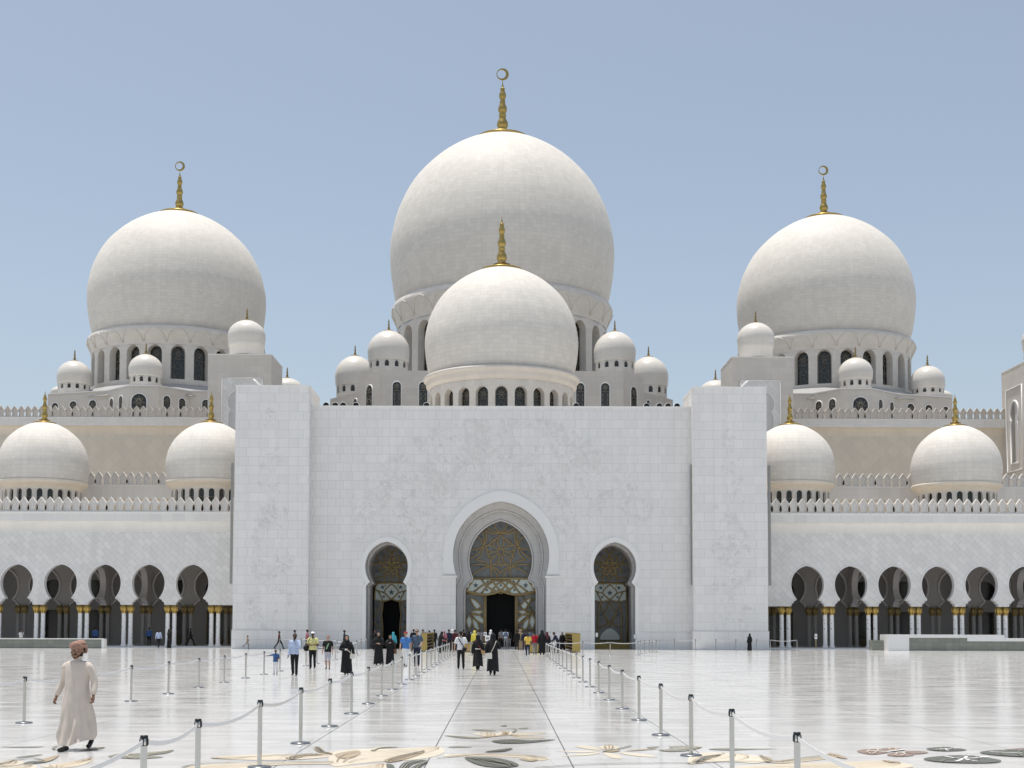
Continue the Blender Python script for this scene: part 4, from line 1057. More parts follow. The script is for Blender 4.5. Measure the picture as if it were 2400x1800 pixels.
b.plan(lo, 20, zt2, 0, 1); b.build('wall', ['cream', 'roof'], t, org)
b = MB(); b.lathe([(Rm*1.25, zt1-.4), (Rm*.98, zt1+1.6), (Rm*.93, zt1+1.9)], 24, (Xm, Ym)); b.build('skirt_roof', 'roof', t, org)
zwt = ZY(895, 160)
fl = hi[1][0]; fr_ = hi[2][0]; tw = lambda px: (XZ(px, 920, 160)[0]-fl)/(fr_-fl)
facet_windows(t, org, hi[1], hi[2], [(tw(930), .56, 28, zwt), (tw(992), .56, 28, zwt), (tw(1360), .56, 28, zwt-.1), (tw(1418.5), .56, 28, zwt-.1)])
facet_windows(t, org, hi[0], hi[1], [(.5, .75, 28, zwt-.1)]); facet_windows(t, org, hi[2], hi[3], [(.5, .75, 28, zwt-.2)])
facet_windows(t, org, lo[0], lo[1], [(.84, .45, 28, ZY(935, 170, 800))]); facet_windows(t, org, lo[2], lo[3], [(.16, .45, 28, ZY(938, 170, 1515))])
# ------------------------------------------------------------------ prayer hall walls
for left in (True, False):
    D = 157.; pr = 240 if left else 2120
    org = (-45 if left else 45, D, 0)
    t = thing('hall_wall', ('left' if left else 'right')+'-hand high cream hall wall with diamond pattern and pointed merlons, behind the arcade domes', 'wall', org)
    off = 0 if left else 4.5
    Zh = lambda py: ZY(py+off, D, pr)
    x0, x1 = (XZ(-300, 1000, D)[0], XZ(560, 1000, D)[0]) if left else (XZ(1790, 1000, D)[0], XZ(2760, 1000, D)[0])
    zc_, zf, zt_ = Zh(1018), Zh(999), Zh(982.5)
    prof = [(D, 14, 0), (D, zc_, 1)]+[(D-.6*(1-math.cos(i/6*PI/2)), zc_+(zf-zc_)*math.sin(i/6*PI/2), 1) for i in range(1, 7)]+[(D-.62, zf, 2), (D-.62, zt_, 2), (D-.7, zt_+.02, 3), (D-.7, zt_+.14, 3), (D+.3, zt_+.14, 3)]
    coved_wall(prof, x0, x1, 'wall', ['hall', 'cove', 'band', 'trim'], t, org)
    b = MB(); b.box(x0, x1, D+.02, 195, zt_-3, zt_-.3); b.build('roof_slab', 'roofpale', t, org)
    merlons(t, org, x0+.3, x1-.2, D-.4, zt_+.14, me=MERH)
# ------------------------------------------------------------------ corner towers
def tower(x0, x1, z1, y0, y1, lab, side_niche=None, niche=None):
    org = ((x0+x1)/2, y0, 0)
    t = thing('corner_tower', lab, 'tower', org)
    b = MB(); b.box(x0, x1, y0, y1, 0, z1); b.build('wall', 'cream', t, org)
    b = MB(); b.box(x0-.04, x1+.04, y0-.05, y1+.05, z1, z1+.12); b.build('coping', 'trim', t, org)
    if niche:
        xn, w_, zt_, apex, hw, zm, zn = niche
        fr = [(xn-w_, zn-9), (xn+w_, zn-9), (xn+w_, zt_), (xn-w_, zt_)]
        hs_ = horseshoe(xn, apex, hw, zm, hw*.80, zn, hw*.95, zn-.7, zn-9)
        b = MB(); pl = [(xn-w_, zn-9)]+hs_+[(xn+w_, zn-9), (xn+w_, zt_), (xn-w_, zt_)]
        b.prism(pl, y0-.05, y0-.02, back=False); b.build('patterned_panel', 'diag', t, org)
        b = MB(); b.tube([(xn-w_, y0-.06, zn-9), (xn-w_, y0-.06, zt_), (xn+w_, y0-.06, zt_), (xn+w_, y0-.06, zn-9)], .09, 4); b.tube([(x, y0-.06, z) for x, z in hs_], .08, 5); b.build('panel_moulding', 'trim', t, org)
        b = MB(); tr = tessellate_polygon([[Vector((x, z, 0)) for x, z in hs_]]); b.add([(x, y0-.015, z) for x, z in hs_], [tuple(q) for q in tr]); b.build('niche', 'reveal', t, org)
    if side_niche:
        ys, hw, zb_, zn, zm, apex = side_niche
        pr = horseshoe(ys, apex, hw, zm, hw*.72, zn, hw*.9, zn-.6, zb_)
        def mir(bb, off): bb.v = [(x0+y+off, x, z) for x, y, z in bb.v]
        b = MB(); tr = tessellate_polygon([[Vector((x, z, 0)) for x, z in pr]]); b.add([(x, -.012, z) for x, z in pr], [tuple(q) for q in tr]); mir(b, 0); b.build('niche', 'reveal', t, org)
        b = MB(); b.tube([(x, -.03, z) for x, z in pr]+[(pr[0][0], -.03, pr[0][1])], .14, 5); mir(b, 0)
        b.build('panel_moulding', 'trim', t, org)
        b = MB(); g_ = 1.05; b.tube([(ys-hw-g_, -.03, zb_-.9), (ys-hw-g_, -.03, apex+1.6), (ys+hw+g_, -.03, apex+1.6), (ys+hw+g_, -.03, zb_-.9), (ys-hw-g_, -.03, zb_-.9)], .12, 4); mir(b, 0); b.build('panel_frame', 'trim', t, org)
        b = MB(); pr2 = [(ys+.35+(x-ys)*.45, z if z > zn else z) for x, z in pr]; tr = tessellate_polygon([[Vector((x, z, 0)) for x, z in pr2]]); b.add([(x, -.02, z-.1) for x, z in pr2], [tuple(q) for q in tr]); mir(b, 0); b.build('window', 'steel', t, org)
Dt = 150.
zT = ZY(832, Dt, 560)
xa, xb = XZ(488, 860, Dt)[0], XZ(636, 860, Dt)[0]
xn = XZ(568, 900, Dt)[0]
tower(xa, xb, zT, Dt, Dt+7.5, 'pale stone corner tower behind the left pylon, patterned niche half hidden', niche=(xn, 2.35, ZY(886, Dt, 560), ZY(912, Dt, 560), 1.70, ZY(943, Dt, 560), ZY(960, Dt, 560)))
zT = ZY(838, Dt, 1790)
xa, xb = XZ(1715, 860, Dt)[0], XZ(1858.5, 860, Dt)[0]
xn = XZ(1782, 900, Dt)[0]
tower(xa, xb, zT, Dt, Dt+7.5, 'pale stone corner tower behind the right pylon, patterned niche half hidden', niche=(xn, 2.30, ZY(892, Dt, 1790), ZY(917, Dt, 1790), 1.62, ZY(948, Dt, 1790), ZY(965, Dt, 1790)))
xo, zo = XZ(2347, 876, 157.2)
tower(xo, xo+7.4, zo, 149.8, 157.2, 'stone tower side with keyhole niche at the right edge of the picture', side_niche=(153.4, 1.25, ZY(1085, 153, 2375), ZY(984, 153, 2375), ZY(965, 153, 2375), ZY(938, 153, 2375)))
# ------------------------------------------------------------------ roof spotlights
def spot_proto(label, hm='white'):
    t = thing('spotlight', label, 'spotlight', (0, 0, 0), 0, 'roof-edge spotlights')
    b = MB(); b.lathe([(.02, .40), (.30, .36), (.36, .2), (.36, -.25), (.33, -.3)], 16)
    b.v = [(x, z, y+.42) for x, y, z in b.v]; b.build('housing', hm, t)
    b = MB(); b.ell((0, -.26, .42), (.33, .06, .33), 14, 6); b.build('lens', 'black', t)
    b = MB(); b.box(-.06, .06, -.05, .05, 0, .15); b.build('bracket', 'steel', t)
    return t
proto = {}
def add_spot(x, y, z, label, sc=1., hm='white'):
    if hm not in proto: proto[hm] = spot_proto(label, hm); o = proto[hm]
    else: o = dup(proto[hm])
    o.location = (x, y, z); o.scale = (sc,)*3; o['label'] = label
roofs = [765, 786.6, 805, 835, 1000, 1350, 1515, 1544.5, 1565, 1586]
for i, px in enumerate(roofs):
    x, _ = XZ(px, 945, DW+1.5); add_spot(x, DW+1.5, zt+.02, 'black-faced spotlight on the entrance wall top, %s from the left' % ORD[i], .85)
for i, px in enumerate([40, 102, 246, 390, 451, 513.5]):
    x, _ = XZ(px, 1192, DA+.35); add_spot(x, DA+.35, zrL+.12, 'black spotlight between the left arcade merlons, %s from the left' % ORD[i], .9, 'black')
for i, px in enumerate([1810.6, 1913.5, 1954.7, 2097, 2239, 2300.6, 2381.5]):
    x, _ = XZ(px, 1198, DA+.35); add_spot(x, DA+.35, zrR+.12, 'black spotlight between the right arcade merlons, %s from the left' % ORD[i], .9, 'black')
for i, px in enumerate([221, 295, 369]):
    x, _ = XZ(px, 1130, 134.4); add_spot(x, 134.4, z2L+.25, 'black spotlight in the upper left parapet between domes, %s from the left' % ORD[i], .7, 'black')
for i, px in enumerate([1976, 2049, 2122]):
    x, _ = XZ(px, 1134, 134.4); add_spot(x, 134.4, z2R+.25, 'black spotlight in the upper right parapet between domes, %s from the left' % ORD[i], .7, 'black')
# ------------------------------------------------------------------ low walls
t = thing('low_wall', 'long low grey-green tiled wall in front of the left arcade', 'low wall', (XG(120, 117.5), 117.5, 0)); org = tuple(t.location)
x1 = XG(244, 117.5); x0 = XG(-40, 117.5)
b = MB(); b.box(x0, x1-.25, 117.5, 118.2, 0, .82); b.build('tiled_face', 'tile', t, org)
b = MB(); b.box(x1-.249, x1, 117.46, 118.24, 0, .86); b.build('end_block', 'trim', t, org)
b = MB(); b.box(x0, x1-.25, 117.42, 118.24, .82, .90); b.build('coping', 'trim', t, org)
dR = 116.; t = thing('low_wall', 'white and grey-green tiled bench wall in front of the right arcade', 'low wall', (XG(2200, dR), dR, 0)); org = tuple(t.location)
xw = lambda p: XG(p, dR)
b = MB(); b.box(xw(2081), xw(2131), dR, dR+2.4, 0, 1.44); b.build('end_block', 'trim', t, org)
b = MB(); b.box(xw(2131), xw(2268), dR+.12, dR+1.8, 0, 1.16); b.box(xw(2268), xw(2470), dR+.12, dR+1.8, 0, .86); b.build('tiled_face', 'tile', t, org)
b = MB(); b.box(xw(2131), xw(2268), dR, dR+2.0, 1.16, 1.44); b.box(xw(2268), xw(2355), dR+.02, dR+2.0, .86, 1.43); b.box(xw(2355), xw(2470), dR, dR+2.0, .86, 1.12); b.build('coping', 'trim', t, org)
b = MB(); b.box(xw(2053), xw(2080.9), dR+1.2, dR+2.2, 0, .92); b.build('tiled_end', 'tile', t, org)
# ------------------------------------------------------------------ shoe racks, boxes, signs
def rack(x, y0, y1, side, lab, w_=.66):
    """long open-shelved rack running away from the viewer; shelves face the walkway"""
    t = thing('shoe_rack', lab, 'rack', (x, y0, 0), 0, 'shoe racks beside the door'); h = 1.4; L = y1-y0
    s_ = side
    o = [(0, 0), (w_, 0), (w_, .5*h), (w_*.93, .62*h), (w_, .72*h), (w_, h), (0, h), (0, .72*h), (w_*.07, .62*h), (0, .5*h)]
    b = MB(); b.prism([(s_*p, z+.08) for p, z in o], 0, .08); b.build('end_panel', 'ochre', t)
    b = MB(); b.prism([(s_*p, z+.08) for p, z in o], L-.08, L); b.build('end_panel', 'ochre', t)
    for k in range(6):
        z = .12+k*h*.192; b = MB(); xs_ = sorted((s_*.02, s_*(w_-.02))); b.box(xs_[0], xs_[1], .08, L-.08, z, z+.09); b.build('shelf', 'wood', t)
    b = MB(); xs_ = sorted((s_*(w_-.06), s_*(w_-.02))); b.box(xs_[0], xs_[1], .08, L-.08, .21, 1.08); b.build('back_panel', 'wood', t)
    b = MB(); xs_ = sorted((-s_*.02, s_*(w_+.02))); b.box(xs_[0], xs_[1], -.02, L+.02, h+.08, h+.14); b.build('top_board', 'ochre', t)
    return t
rack(XG(1341, 103), 103, 114.5, 1, 'gold and dark wood shoe rack right of the walkway, before the doors')
rack(XG(1001, 104), 104, 114.5, -1, 'gold and dark wood shoe rack left of the walkway, beside the queue', .46)
for px, d, lab in ((1256, 101, 'small low gold box beside the people in yellow and red shirts'), (1101, 104, 'small low gold box behind the man with the shoulder strap')):
    t = thing('gold_box', lab, 'box', (XG(px, d), d, 0)); b = MB(); b.box(-.5, .5, -.2, .2, .06, .62); b.build('body', 'ochre', t)
    b = MB(); b.box(-.53, .53, -.23, .23, .62, .68); b.build('lid', 'ochre', t); b = MB(); b.box(-.45, .45, -.18, .18, 0, .06); b.build('foot', 'wood', t)
def signstand(px, d, h, lab, w_=.34, hh=.5):
    t = thing('sign_stand', lab, 'sign', (XG(px, d), d, 0)); b = MB(); b.lathe([(.02, .025), (.17, .02), (.17, 0)], 20); b.build('base', 'chromed', t)
    b = MB(); b.tube([(0, 0, .02), (0, 0, h)], .022, 8); b.build('pole', 'ochre', t)
    b = MB(); b.box(-w_/2, w_/2, -.03, -.005, h-.02, h+hh); b.build('board', 'sign', t)
    b = MB(); b.box(-w_*.3, w_*.3, -.036, -.031, h+hh*.28, h+hh*.66); b.build('notice_print', 'steel', t)
signstand(1142.5, 96, 1.0, 'small white notice on a stand in front of the dark doorway', .36, .42)
signstand(1912.5, 115.5, 1.05, 'small white notice on a gold pole before the right arcade', .22, .44)
signstand(1137, 108, 1.3, 'small white notice farther back, left of the dark doorway', .26, .32)
for px, py, D_, lab in ((1398.5, 1488, DW-.03, 'small white notice on the wall left of the right doorway'), (1488, 1492, DW-.03, 'small white notice on the wall right of the right doorway')):
    x, z = XZ(px, py, D_); b = MB(); b.box(x-.12, x+.12, D_-.06, D_-.035, z-.22, z+.22); b.box(x-.09, x+.09, D_-.075, D_-.061, z-.17, z+.17, 1)
    tag(b.build('wall_notice', ['steel', 'sign'], None), lab, 'notice')
# ------------------------------------------------------------------ belt barriers
PR = {}
def stanchion_meshes():
    b = MB(); b.lathe([(.002, .045), (.05, .04), (.16, .028), (.178, .02), (.18, .0)], 28); PR['base'] = b.build('base', 'chromed').data
    b = MB(); b.lathe([(.034, .03), (.034, .90)], 16); PR['pole'] = b.build('pole', 'chrome').data
    b = MB(); b.lathe([(.034, .895), (.040, .90), (.040, .985), (.037, 1.0), (.002, 1.003)], 16); b.box(-.044, .044, -.011, .011, .905, .97); b.box(-.011, .011, -.044, .044, .905, .97); PR['head'] = b.build('belt_head', 'black').data
    b = MB(); b.lathe([(.0405, .905), (.0425, .91), (.0425, .965), (.0405, .97)], 16, a0=-2.3, a1=-.85); PR['clip'] = b.build('belt_clip', 'chrome').data
    for o in list(bpy.data.objects):
        if o.name in ('base', 'pole', 'belt_head', 'belt_clip') or o.data in PR.values(): bpy.data.objects.remove(o)
stanchion_meshes()
def belt_mesh(dx, dy, sag):
    b = MB(); n = 14; L = math.hypot(dx, dy); nx, ny = -dy/L*.002, dx/L*.002; r1, r2 = [], []
    v = []
    for i in range(n+1):
        t = .012+(1-.024)*i/n; z = .938-sag*4*t*(1-t); x, y = dx*t, dy*t
        v.append([(x+nx, y+ny, z-.024), (x+nx, y+ny, z+.024), (x-nx, y-ny, z+.024), (x-nx, y-ny, z-.024)])
    b.rings(v, 0, False, True, True); o = b.build('belt', 'belt'); me = o.data; bpy.data.objects.remove(o); return me
BM = {}
def post(x, y, label, nxt=None, sag=.07, group='chrome belt barrier posts'):
    t = thing('barrier_post', label, 'barrier post', (x, y, 0), 0, group)
    for nm, key in (('base', 'base'), ('pole', 'pole'), ('belt_head', 'head')):
        o = bpy.data.objects.new(nm, PR[key]); COL.objects.link(o); o.parent = t
        if key == 'head':
            c = bpy.data.objects.new('belt_clip', PR['clip']); COL.objects.link(c); c.parent = o
    if nxt:
        k = (round(nxt[0]-x, 2), round(nxt[1]-y, 2), round(sag, 3))
        if k not in BM: BM[k] = belt_mesh(*k)
        o = bpy.data.objects.new('belt', BM[k]); COL.objects.link(o); o.parent = t
def row(pts, lab, sag=.07, last=None):
    for i, (x, y) in enumerate(pts):
        nx = pts[i+1] if i+1 < len(pts) else last
        if nx and i < 4: sg = .10
        else: sg = sag
        post(x, y, lab % ORD[i], nx, sg*random.uniform(.85, 1.15) if i < 3 else sg)
LX = -3.57; RX = 3.11; TX = -10.22
LP = [(LX, 9.0), (LX, 12.9), (LX, 15.2)]+[(LX, 19.1+3.9*k) for k in range(19)]
row(LP, 'chrome belt post along the left side of the walkway, %s from the front')
RP = [(RX, 9.8), (RX, 13.5), (RX, 17.3)]+[(RX, 21.0+3.94*k) for k in range(18)]
row(RP, 'chrome belt post along the right side of the walkway, %s from the front', last=(XG(1294, 95), 95))
TP = [(TX, 23.6)]+[(TX, 27.6+3.98*k) for k in range(17)]
row(TP, 'chrome belt post in the outer row far left of the walkway, %s from the front', sag=.06)
XP = [(XG(p, 95), 95.) for p in (1294, 1366, 1430, 1495.5)]+[(XG(1501, 99), 99.), (XG(1511, 102), 102.), (XG(1522, 105), 105.), (XG(1529, 108), 108.), (XG(1538, 104), 104.)]
row(XP, 'chrome belt post in the cross row by the right doorway, %s along it', sag=.03)
CPs = [(XG(1060, 92.5), 92.5), (XG(1103, 92.5), 92.5), (XG(1146, 92.5), 92.5)]
row(CPs, 'chrome belt post closing the walkway before the doors, %s from the left', sag=.02)
FP = [(XG(p, 114.6), 114.6) for p in (1581, 1630, 1678, 1725, 1773.5)]
row(FP, 'thin belt post along the foot of the right pylon, %s from the left', sag=.03)
FQ = [(XG(1806, 115.2), 115.2), (XG(1868, 114.6), 114.6)]
row(FQ, 'belt post in front of the right arcade door, %s from the left', sag=.01)
FL = [(XG(p, d), d) for p, d in ((859, 115.), (846, 112.), (835, 96.5), (815, 96.), (790, 100.), (706, 112.), (655, 112.5))]
row(FL, 'belt post near the left side door, %s from the door', sag=.03)
# ------------------------------------------------------------------ people
def col(name, c, rough=.75): 
    if name not in M: M[name] = plain(name, c, rough, var=.16, scale=9, spec=.25)
    return name
col('skin_dark', (.10, .055, .034), .55); col('skin_mid', (.22, .125, .08), .55); col('skin_light', (.42, .26, .19), .55); col('hair_black', (.012, .010, .009)); col('cloth_black', (.012, .012, .013)); col('cloth_navy', (.02, .024, .045))
col('cloth_white', (.72, .72, .72)); col('cloth_palebl', (.42, .50, .66)); col('cloth_blue', (.07, .20, .48)); col('cloth_kidblue', (.05, .11, .27)); col('cloth_yellow', (.66, .62, .28)); col('cloth_gold', (.70, .48, .09)); col('cloth_red', (.42, .02, .03)); col('cloth_slate', (.075, .11, .16)); col('cloth_maroon', (.10, .025, .03)); col('cloth_pink', (.40, .13, .17)); col('cloth_teal', (.06, .34, .42)); col('cloth_plaid', (.42, .42, .46)); col('cloth_grey', (.2, .2, .21)); col('cloth_cream', (.60, .52, .45)); col('bag_tan', (.42, .26, .12)); col('bag_white', (.66, .63, .57)); col('bag_brown', (.12, .06, .035)); col('cloth_green', (.25, .42, .24)); col('cloth_tan', (.33, .25, .16)); col('shoe_black', (.015, .014, .014), .4); col('turban_red', (.34, .15, .10)); col('cap_red', (.30, .03, .04)); col('cloth_bright', (.72, .60, .10))
def remesh(b, name, voxel, smooth=3):
    me = bpy.data.meshes.new(name); me.from_pydata([tuple(v) for v in b.v], [], b.f)
    o = bpy.data.objects.new(name, me); COL.objects.link(o)
    r = o.modifiers.new('r', 'REMESH'); r.mode = 'VOXEL'; r.voxel_size = voxel; r.use_smooth_shade = True
    s = o.modifiers.new('s', 'SMOOTH'); s.factor = .5; s.iterations = smooth
    bpy.context.view_layer.update()
    dg = bpy.context.evaluated_depsgraph_get(); ev = o.evaluated_get(dg)
    m2 = bpy.data.meshes.new_from_object(ev); m2.name = name
    bpy.data.objects.remove(o); bpy.data.meshes.remove(me)
    return m2
def capsule(b, p0, r0, p1, r1, seg=10):
    p0, p1 = Vector(p0), Vector(p1); d = p1-p0; L = d.length; d = d/L if L > 1e-6 else Vector((0, 0, 1))
    path, rad = [], []
    for i in range(4): t = math.sin(i/4*PI/2); path.append(p0-d*r0*math.cos(i/4*PI/2)); rad.append(max(.002, r0*t))
    path.append(p0); rad.append(r0); path.append(p1); rad.append(r1)
    for i in range(1, 5): path.append(p1+d*r1*math.sin(i/4*PI/2)); rad.append(max(.002, r1*math.cos(i/4*PI/2)))
    b.tube(path, rad, seg)
def region_paint(me, prims, mats, split=None):
    for mt in mats: me.materials.append(M[mt])
    n = len(me.polygons); c = np.zeros(n*3); me.polygons.foreach_get('center', c); c = c.reshape(n, 3)
    best = np.full(n, 1e9); idx = np.zeros(n, dtype=np.int32)
    for (p0, r0, p1, r1, tg) in prims:
        a = np.array(p0); ab = np.array(p1)-a; L2 = max(1e-9, float(ab@ab)); t = np.clip(((c-a)@ab)/L2, 0, 1)
        d = np.linalg.norm(c-(a+t[:, None]*ab), axis=1)-(r0+(r1-r0)*t)
        mk = d < best; best[mk] = d[mk]; idx[mk] = mats.index(tg)
    if split:
        tp_, bt_, narm = split; which = np.zeros(n, dtype=bool); bb = np.full(n, 1e9)
        for q, (p0, r0, p1, r1, tg) in enumerate(prims):
            a = np.array(p0); ab = np.array(p1)-a; L2 = max(1e-9, float(ab@ab)); t = np.clip(((c-a)@ab)/L2, 0, 1)
            d = np.linalg.norm(c-(a+t[:, None]*ab), axis=1)-(r0+(r1-r0)*t); mk = d < bb; bb[mk] = d[mk]; which[mk] = q in narm
        hemz = .90+.012*np.sin(c[:, 0]*40)
        mk = (~which) & (idx == mats.index(bt_)) & (c[:, 2] > hemz); idx[mk] = mats.index(tp_)
        mk = (~which) & (idx == mats.index(tp_)) & (c[:, 2] <= hemz); idx[mk] = mats.index(bt_)
    me.polygons.foreach_set('material_index', idx); me.polygons.foreach_set('use_smooth', np.ones(n, dtype=bool)); me.update()
def append_mesh(me, b, mats):
    """append builder geometry (already indexed in mats) to an existing mesh"""
    bm = bmesh.new(); bm.from_mesh(me)
    vs = [bm.verts.new(v) for v in b.v]
    for f, mi in zip(b.f, b.m):
        try: fc = bm.faces.new([vs[i] for i in f]); fc.material_index = mi; fc.smooth = True
        except ValueError: pass
    bm.to_mesh(me); bm.free()
STAND = dict(elbL=(.25, .03, 1.12), wrL=(.27, -.05, .87), elbR=(-.25, .03, 1.12), wrR=(-.27, -.05, .87), footL=(.10, 0, 0), footR=(-.10, 0, 0))
def pose(**k): d = dict(STAND); d.update(k); return d
WALK = pose(footL=(.09, -.30, 0), footR=(-.09, .26, .05), elbL=(.25, .08, 1.12), wrL=(.26, .10, .87), elbR=(-.25, -.03, 1.12), wrR=(-.25, -.20, .90))
WALKB = pose(footL=(.09, .24, .05), footR=(-.09, -.28, 0), elbL=(.25, -.03, 1.12), wrL=(.26, -.18, .90), elbR=(-.25, .08, 1.12), wrR=(-.26, .10, .87))
FOLD = pose(elbL=(.27, -.02, 1.14), wrL=(.02, -.20, 1.16), elbR=(-.27, -.02, 1.14), wrR=(-.02, -.21, 1.14))
STRIDE = pose(footL=(.06, -.44, 0), footR=(-.06, .42, .06), elbL=(.24, .10, 1.14), wrL=(.25, .02, .92), elbR=(-.24, -.08, 1.14), wrR=(-.24, -.26, 1.0))
RUN = pose(footL=(.07, -.15, 0), footR=(-.07, .55, .30), elbL=(.25, .12, 1.15), wrL=(.22, -.12, 1.10), elbR=(-.25, -.05, 1.15), wrR=(-.2, -.28, 1.18))
PHONE = pose(elbR=(-.22, .03, 1.12), wrR=(-.25, -.04, .87), elbL=(.23, -.16, 1.18), wrL=(.08, -.20, 1.50), footL=(.10, -.16, 0), footR=(-.09, .14, .03))
READ = pose(elbL=(.26, -.04, 1.13), wrL=(.10, -.25, 1.14), elbR=(-.26, -.04, 1.13), wrR=(-.08, -.26, 1.13), footL=(.08, .10, .02), footR=(-.08, -.14, 0))
REACH = pose(elbR=(-.38, -.04, 1.34), wrR=(-.62, -.08, 1.32), elbL=(.24, -.02, 1.14), wrL=(.14, -.18, 1.08))
BEND = pose(lean=.5, elbL=(.22, -.35, 1.05), wrL=(.16, -.55, .95), elbR=(-.22, -.35, 1.05), wrR=(-.16, -.55, .95))
def person(label, px, d, height, yaw, ps, top='cloth_black', sleeve='long', bottom='cloth_black', shorts=False, shoes='shoe_black', skin='skin_mid', head='hair', headcol='hair_black', robe=None, hem=.07, vox=None, extra=None, group=None, robefold=7, z0=0.):
    X = XG(px, d); s = height/1.75
    vox = vox or (.016 if d < 70 else .024)
    t = thing('person', label, 'person', (X, d, z0), yaw, group); t.scale = (s, s, s)
    V = Vector; ln = ps.get('lean', 0)
    def lean(p):
        if not ln: return p
        z = p[2]-.93
        if z <= 0: return p
        return (p[0], p[1]*math.cos(ln)-z*math.sin(ln), .93+z*math.cos(ln)+p[1]*math.sin(ln))
    fl, fr = ps['footL'], ps['footR']; prims = []
    tp = lambda *a: prims.append(a)
    tp(lean((0, 0, .96)), .135, lean((0, -.01, 1.10)), .125, top if not robe else top)
    tp(lean((-.065, 0, .96)), .122, lean((.065, 0, .96)), .122, bottom)
    tp(lean((-.068, 0, 1.10)), .112, lean((.068, 0, 1.10)), .112, top); tp(lean((-.075, -.005, 1.24)), .115, lean((.075, -.005, 1.24)), .115, top)
    tp(lean((-.11, 0, 1.36)), .095, lean((.11, 0, 1.36)), .095, top); tp(lean((-.165, .005, 1.425)), .062, lean((.165, .005, 1.425)), .062, top)
    tp(lean((0, .005, 1.45)), .058, lean((0, -.012, 1.535)), .052, skin)
    hc = lean((0, -.02, 1.645))
    tp(lean((0, .0, 1.665)), .086, lean((0, -.03, 1.66)), .084, skin); tp(lean((0, -.045, 1.60)), .062, lean((0, -.058, 1.565)), .045, skin); tp(lean((0, -.108, 1.645)), .010, lean((0, -.126, 1.612)), .015, skin)
    for sx in (-1, 1): tp(lean((sx*.083, .005, 1.655)), .014, lean((sx*.086, .0, 1.62)), .011, skin)
    hands = []; arm_ids = set()
    for sx, e, w_ in ((1, ps['elbL'], ps['wrL']), (-1, ps['elbR'], ps['wrR'])):
        sh = V(lean((sx*.185, .005, 1.415))); e = V(e); w_ = V(w_); mid = sh+(e-sh)*.62
        sl = top if sleeve in ('short', 'long') else skin
        tp(tuple(sh), .066, tuple(mid), .066 if sleeve == 'short' else .060, sl); tp(tuple(mid), .056 if sleeve == 'long' else .047, tuple(e), .052 if sleeve == 'long' else .043, top if sleeve == 'long' else skin)
        tp(tuple(e), .050 if sleeve == 'long' else .042, tuple(w_), .042 if sleeve == 'long' else .030, top if sleeve == 'long' else skin)
        dr = (w_-e).normalized(); hands.append((w_, dr, sx)); arm_ids |= set(range(len(prims)-3, len(prims)+1)); tp(tuple(w_+dr*.02), .028, tuple(w_+dr*.075), .030, skin)
    for sx, f in ((1, fl), (-1, fr)):
        hip = V((sx*.085, 0, .93)); ank = V((f[0], f[1]+.03, f[2]+.085)); mid = (hip+ank)*.5
        back = min(.14, max(0, f[2])*1.0); kn = V((mid.x+sx*.006, mid.y-.035-back*.3-abs(f[1])*.06, mid.z+.015))
        tp(tuple(hip), .102, tuple(kn), .072, bottom)
        low = skin if shorts else bottom
        tp(tuple(kn), .068 if not shorts else .052, tuple(kn+(ank-kn)*.4), .066 if not shorts else .056, low); tp(tuple(kn+(ank-kn)*.4), .064 if not shorts else .055, tuple(ank+V((0, 0, .02))), .060 if not shorts else .034, low)
        tilt = f[2]*.8
        tp(tuple(ank-V((0, -.015, .04))), .040, tuple(V((f[0]+sx*.012, f[1]-.15, .036+f[2]-min(tilt, .05)))), .034, shoes)
    b = MB()
    for p0, r0, p1, r1, _ in prims: capsule(b, p0, r0, p1, r1)
    mats = sorted(set(p[4] for p in prims)); me = remesh(b, 'body', vox, 2)
    # fingers and face
    if 'hair_black' not in mats: mats.append('hair_black')
    region_paint(me, prims, mats, None if ln else (top, bottom, arm_ids)); mi = mats.index(skin); hi_ = mats.index('hair_black')
    g = MB()
    for w_, dr, sx in hands:
        side = V((0, 1, 0)) if abs(dr.y) < .8 else V((1, 0, 0)); u = (side-dr*side.dot(dr)).normalized(); nrm = dr.cross(u)*(-sx)
        for k, (off, L) in enumerate(((-.024, .066), (-.008, .076), (.008, .072), (.023, .056))):
            p0 = w_+dr*.082+u*off; p1 = p0+dr*L*.5-nrm*.004; p2 = p1+dr*L*.42-nrm*.022
            g.tube([p0, p1, p2], [.0095, .009, .0065], 5, mi)
        p0 = w_+dr*.035-u*.026; g.tube([p0, p0-u*.022+dr*.03, p0-u*.024+dr*.062], [.012, .011, .007], 5, mi)
    for sx in (-1, 1):
        g.ell(lean((sx*.032, -.108, 1.655)), (.012, .006, .007), 6, 4, hi_)
        g.tube([lean((sx*.016, -.114, 1.676)), lean((sx*.05, -.104, 1.678))], .005, 4, hi_)
    g.tube([lean((-.022, -.110, 1.588)), lean((.022, -.110, 1.588))], .006, 4, hi_)
    append_mesh(me, g, mats)
    bo = bpy.data.objects.new('body', me); COL.objects.link(bo); bo.parent = t
    # head cover
    b = MB()
    if head in ('hair', 'shorthair'):
        b.ell(lean((0, .012, 1.678)), (.093, .104, .088), 14, 9); capsule(b, lean((0, .06, 1.66)), .062, lean((0, .055, 1.59)), .045)
        m2 = remesh(b, 'hair', .016 if d < 70 else .024, 2)
        nm = 'hair'
    elif head == 'cap':
        b.ell(lean((0, .008, 1.70)), (.098, .110, .072), 14, 8); b.add([lean(p) for p in ((-.07, -.08, 1.70), (.07, -.08, 1.70), (.055, -.19, 1.685), (-.055, -.19, 1.685), (-.07, -.08, 1.712), (.07, -.08, 1.712), (.055, -.19, 1.695), (-.055, -.19, 1.695))], [(3,2,1,0), (4,5,6,7), (0,1,5,4), (1,2,6,5), (2,3,7,6), (3,0,4,7)])
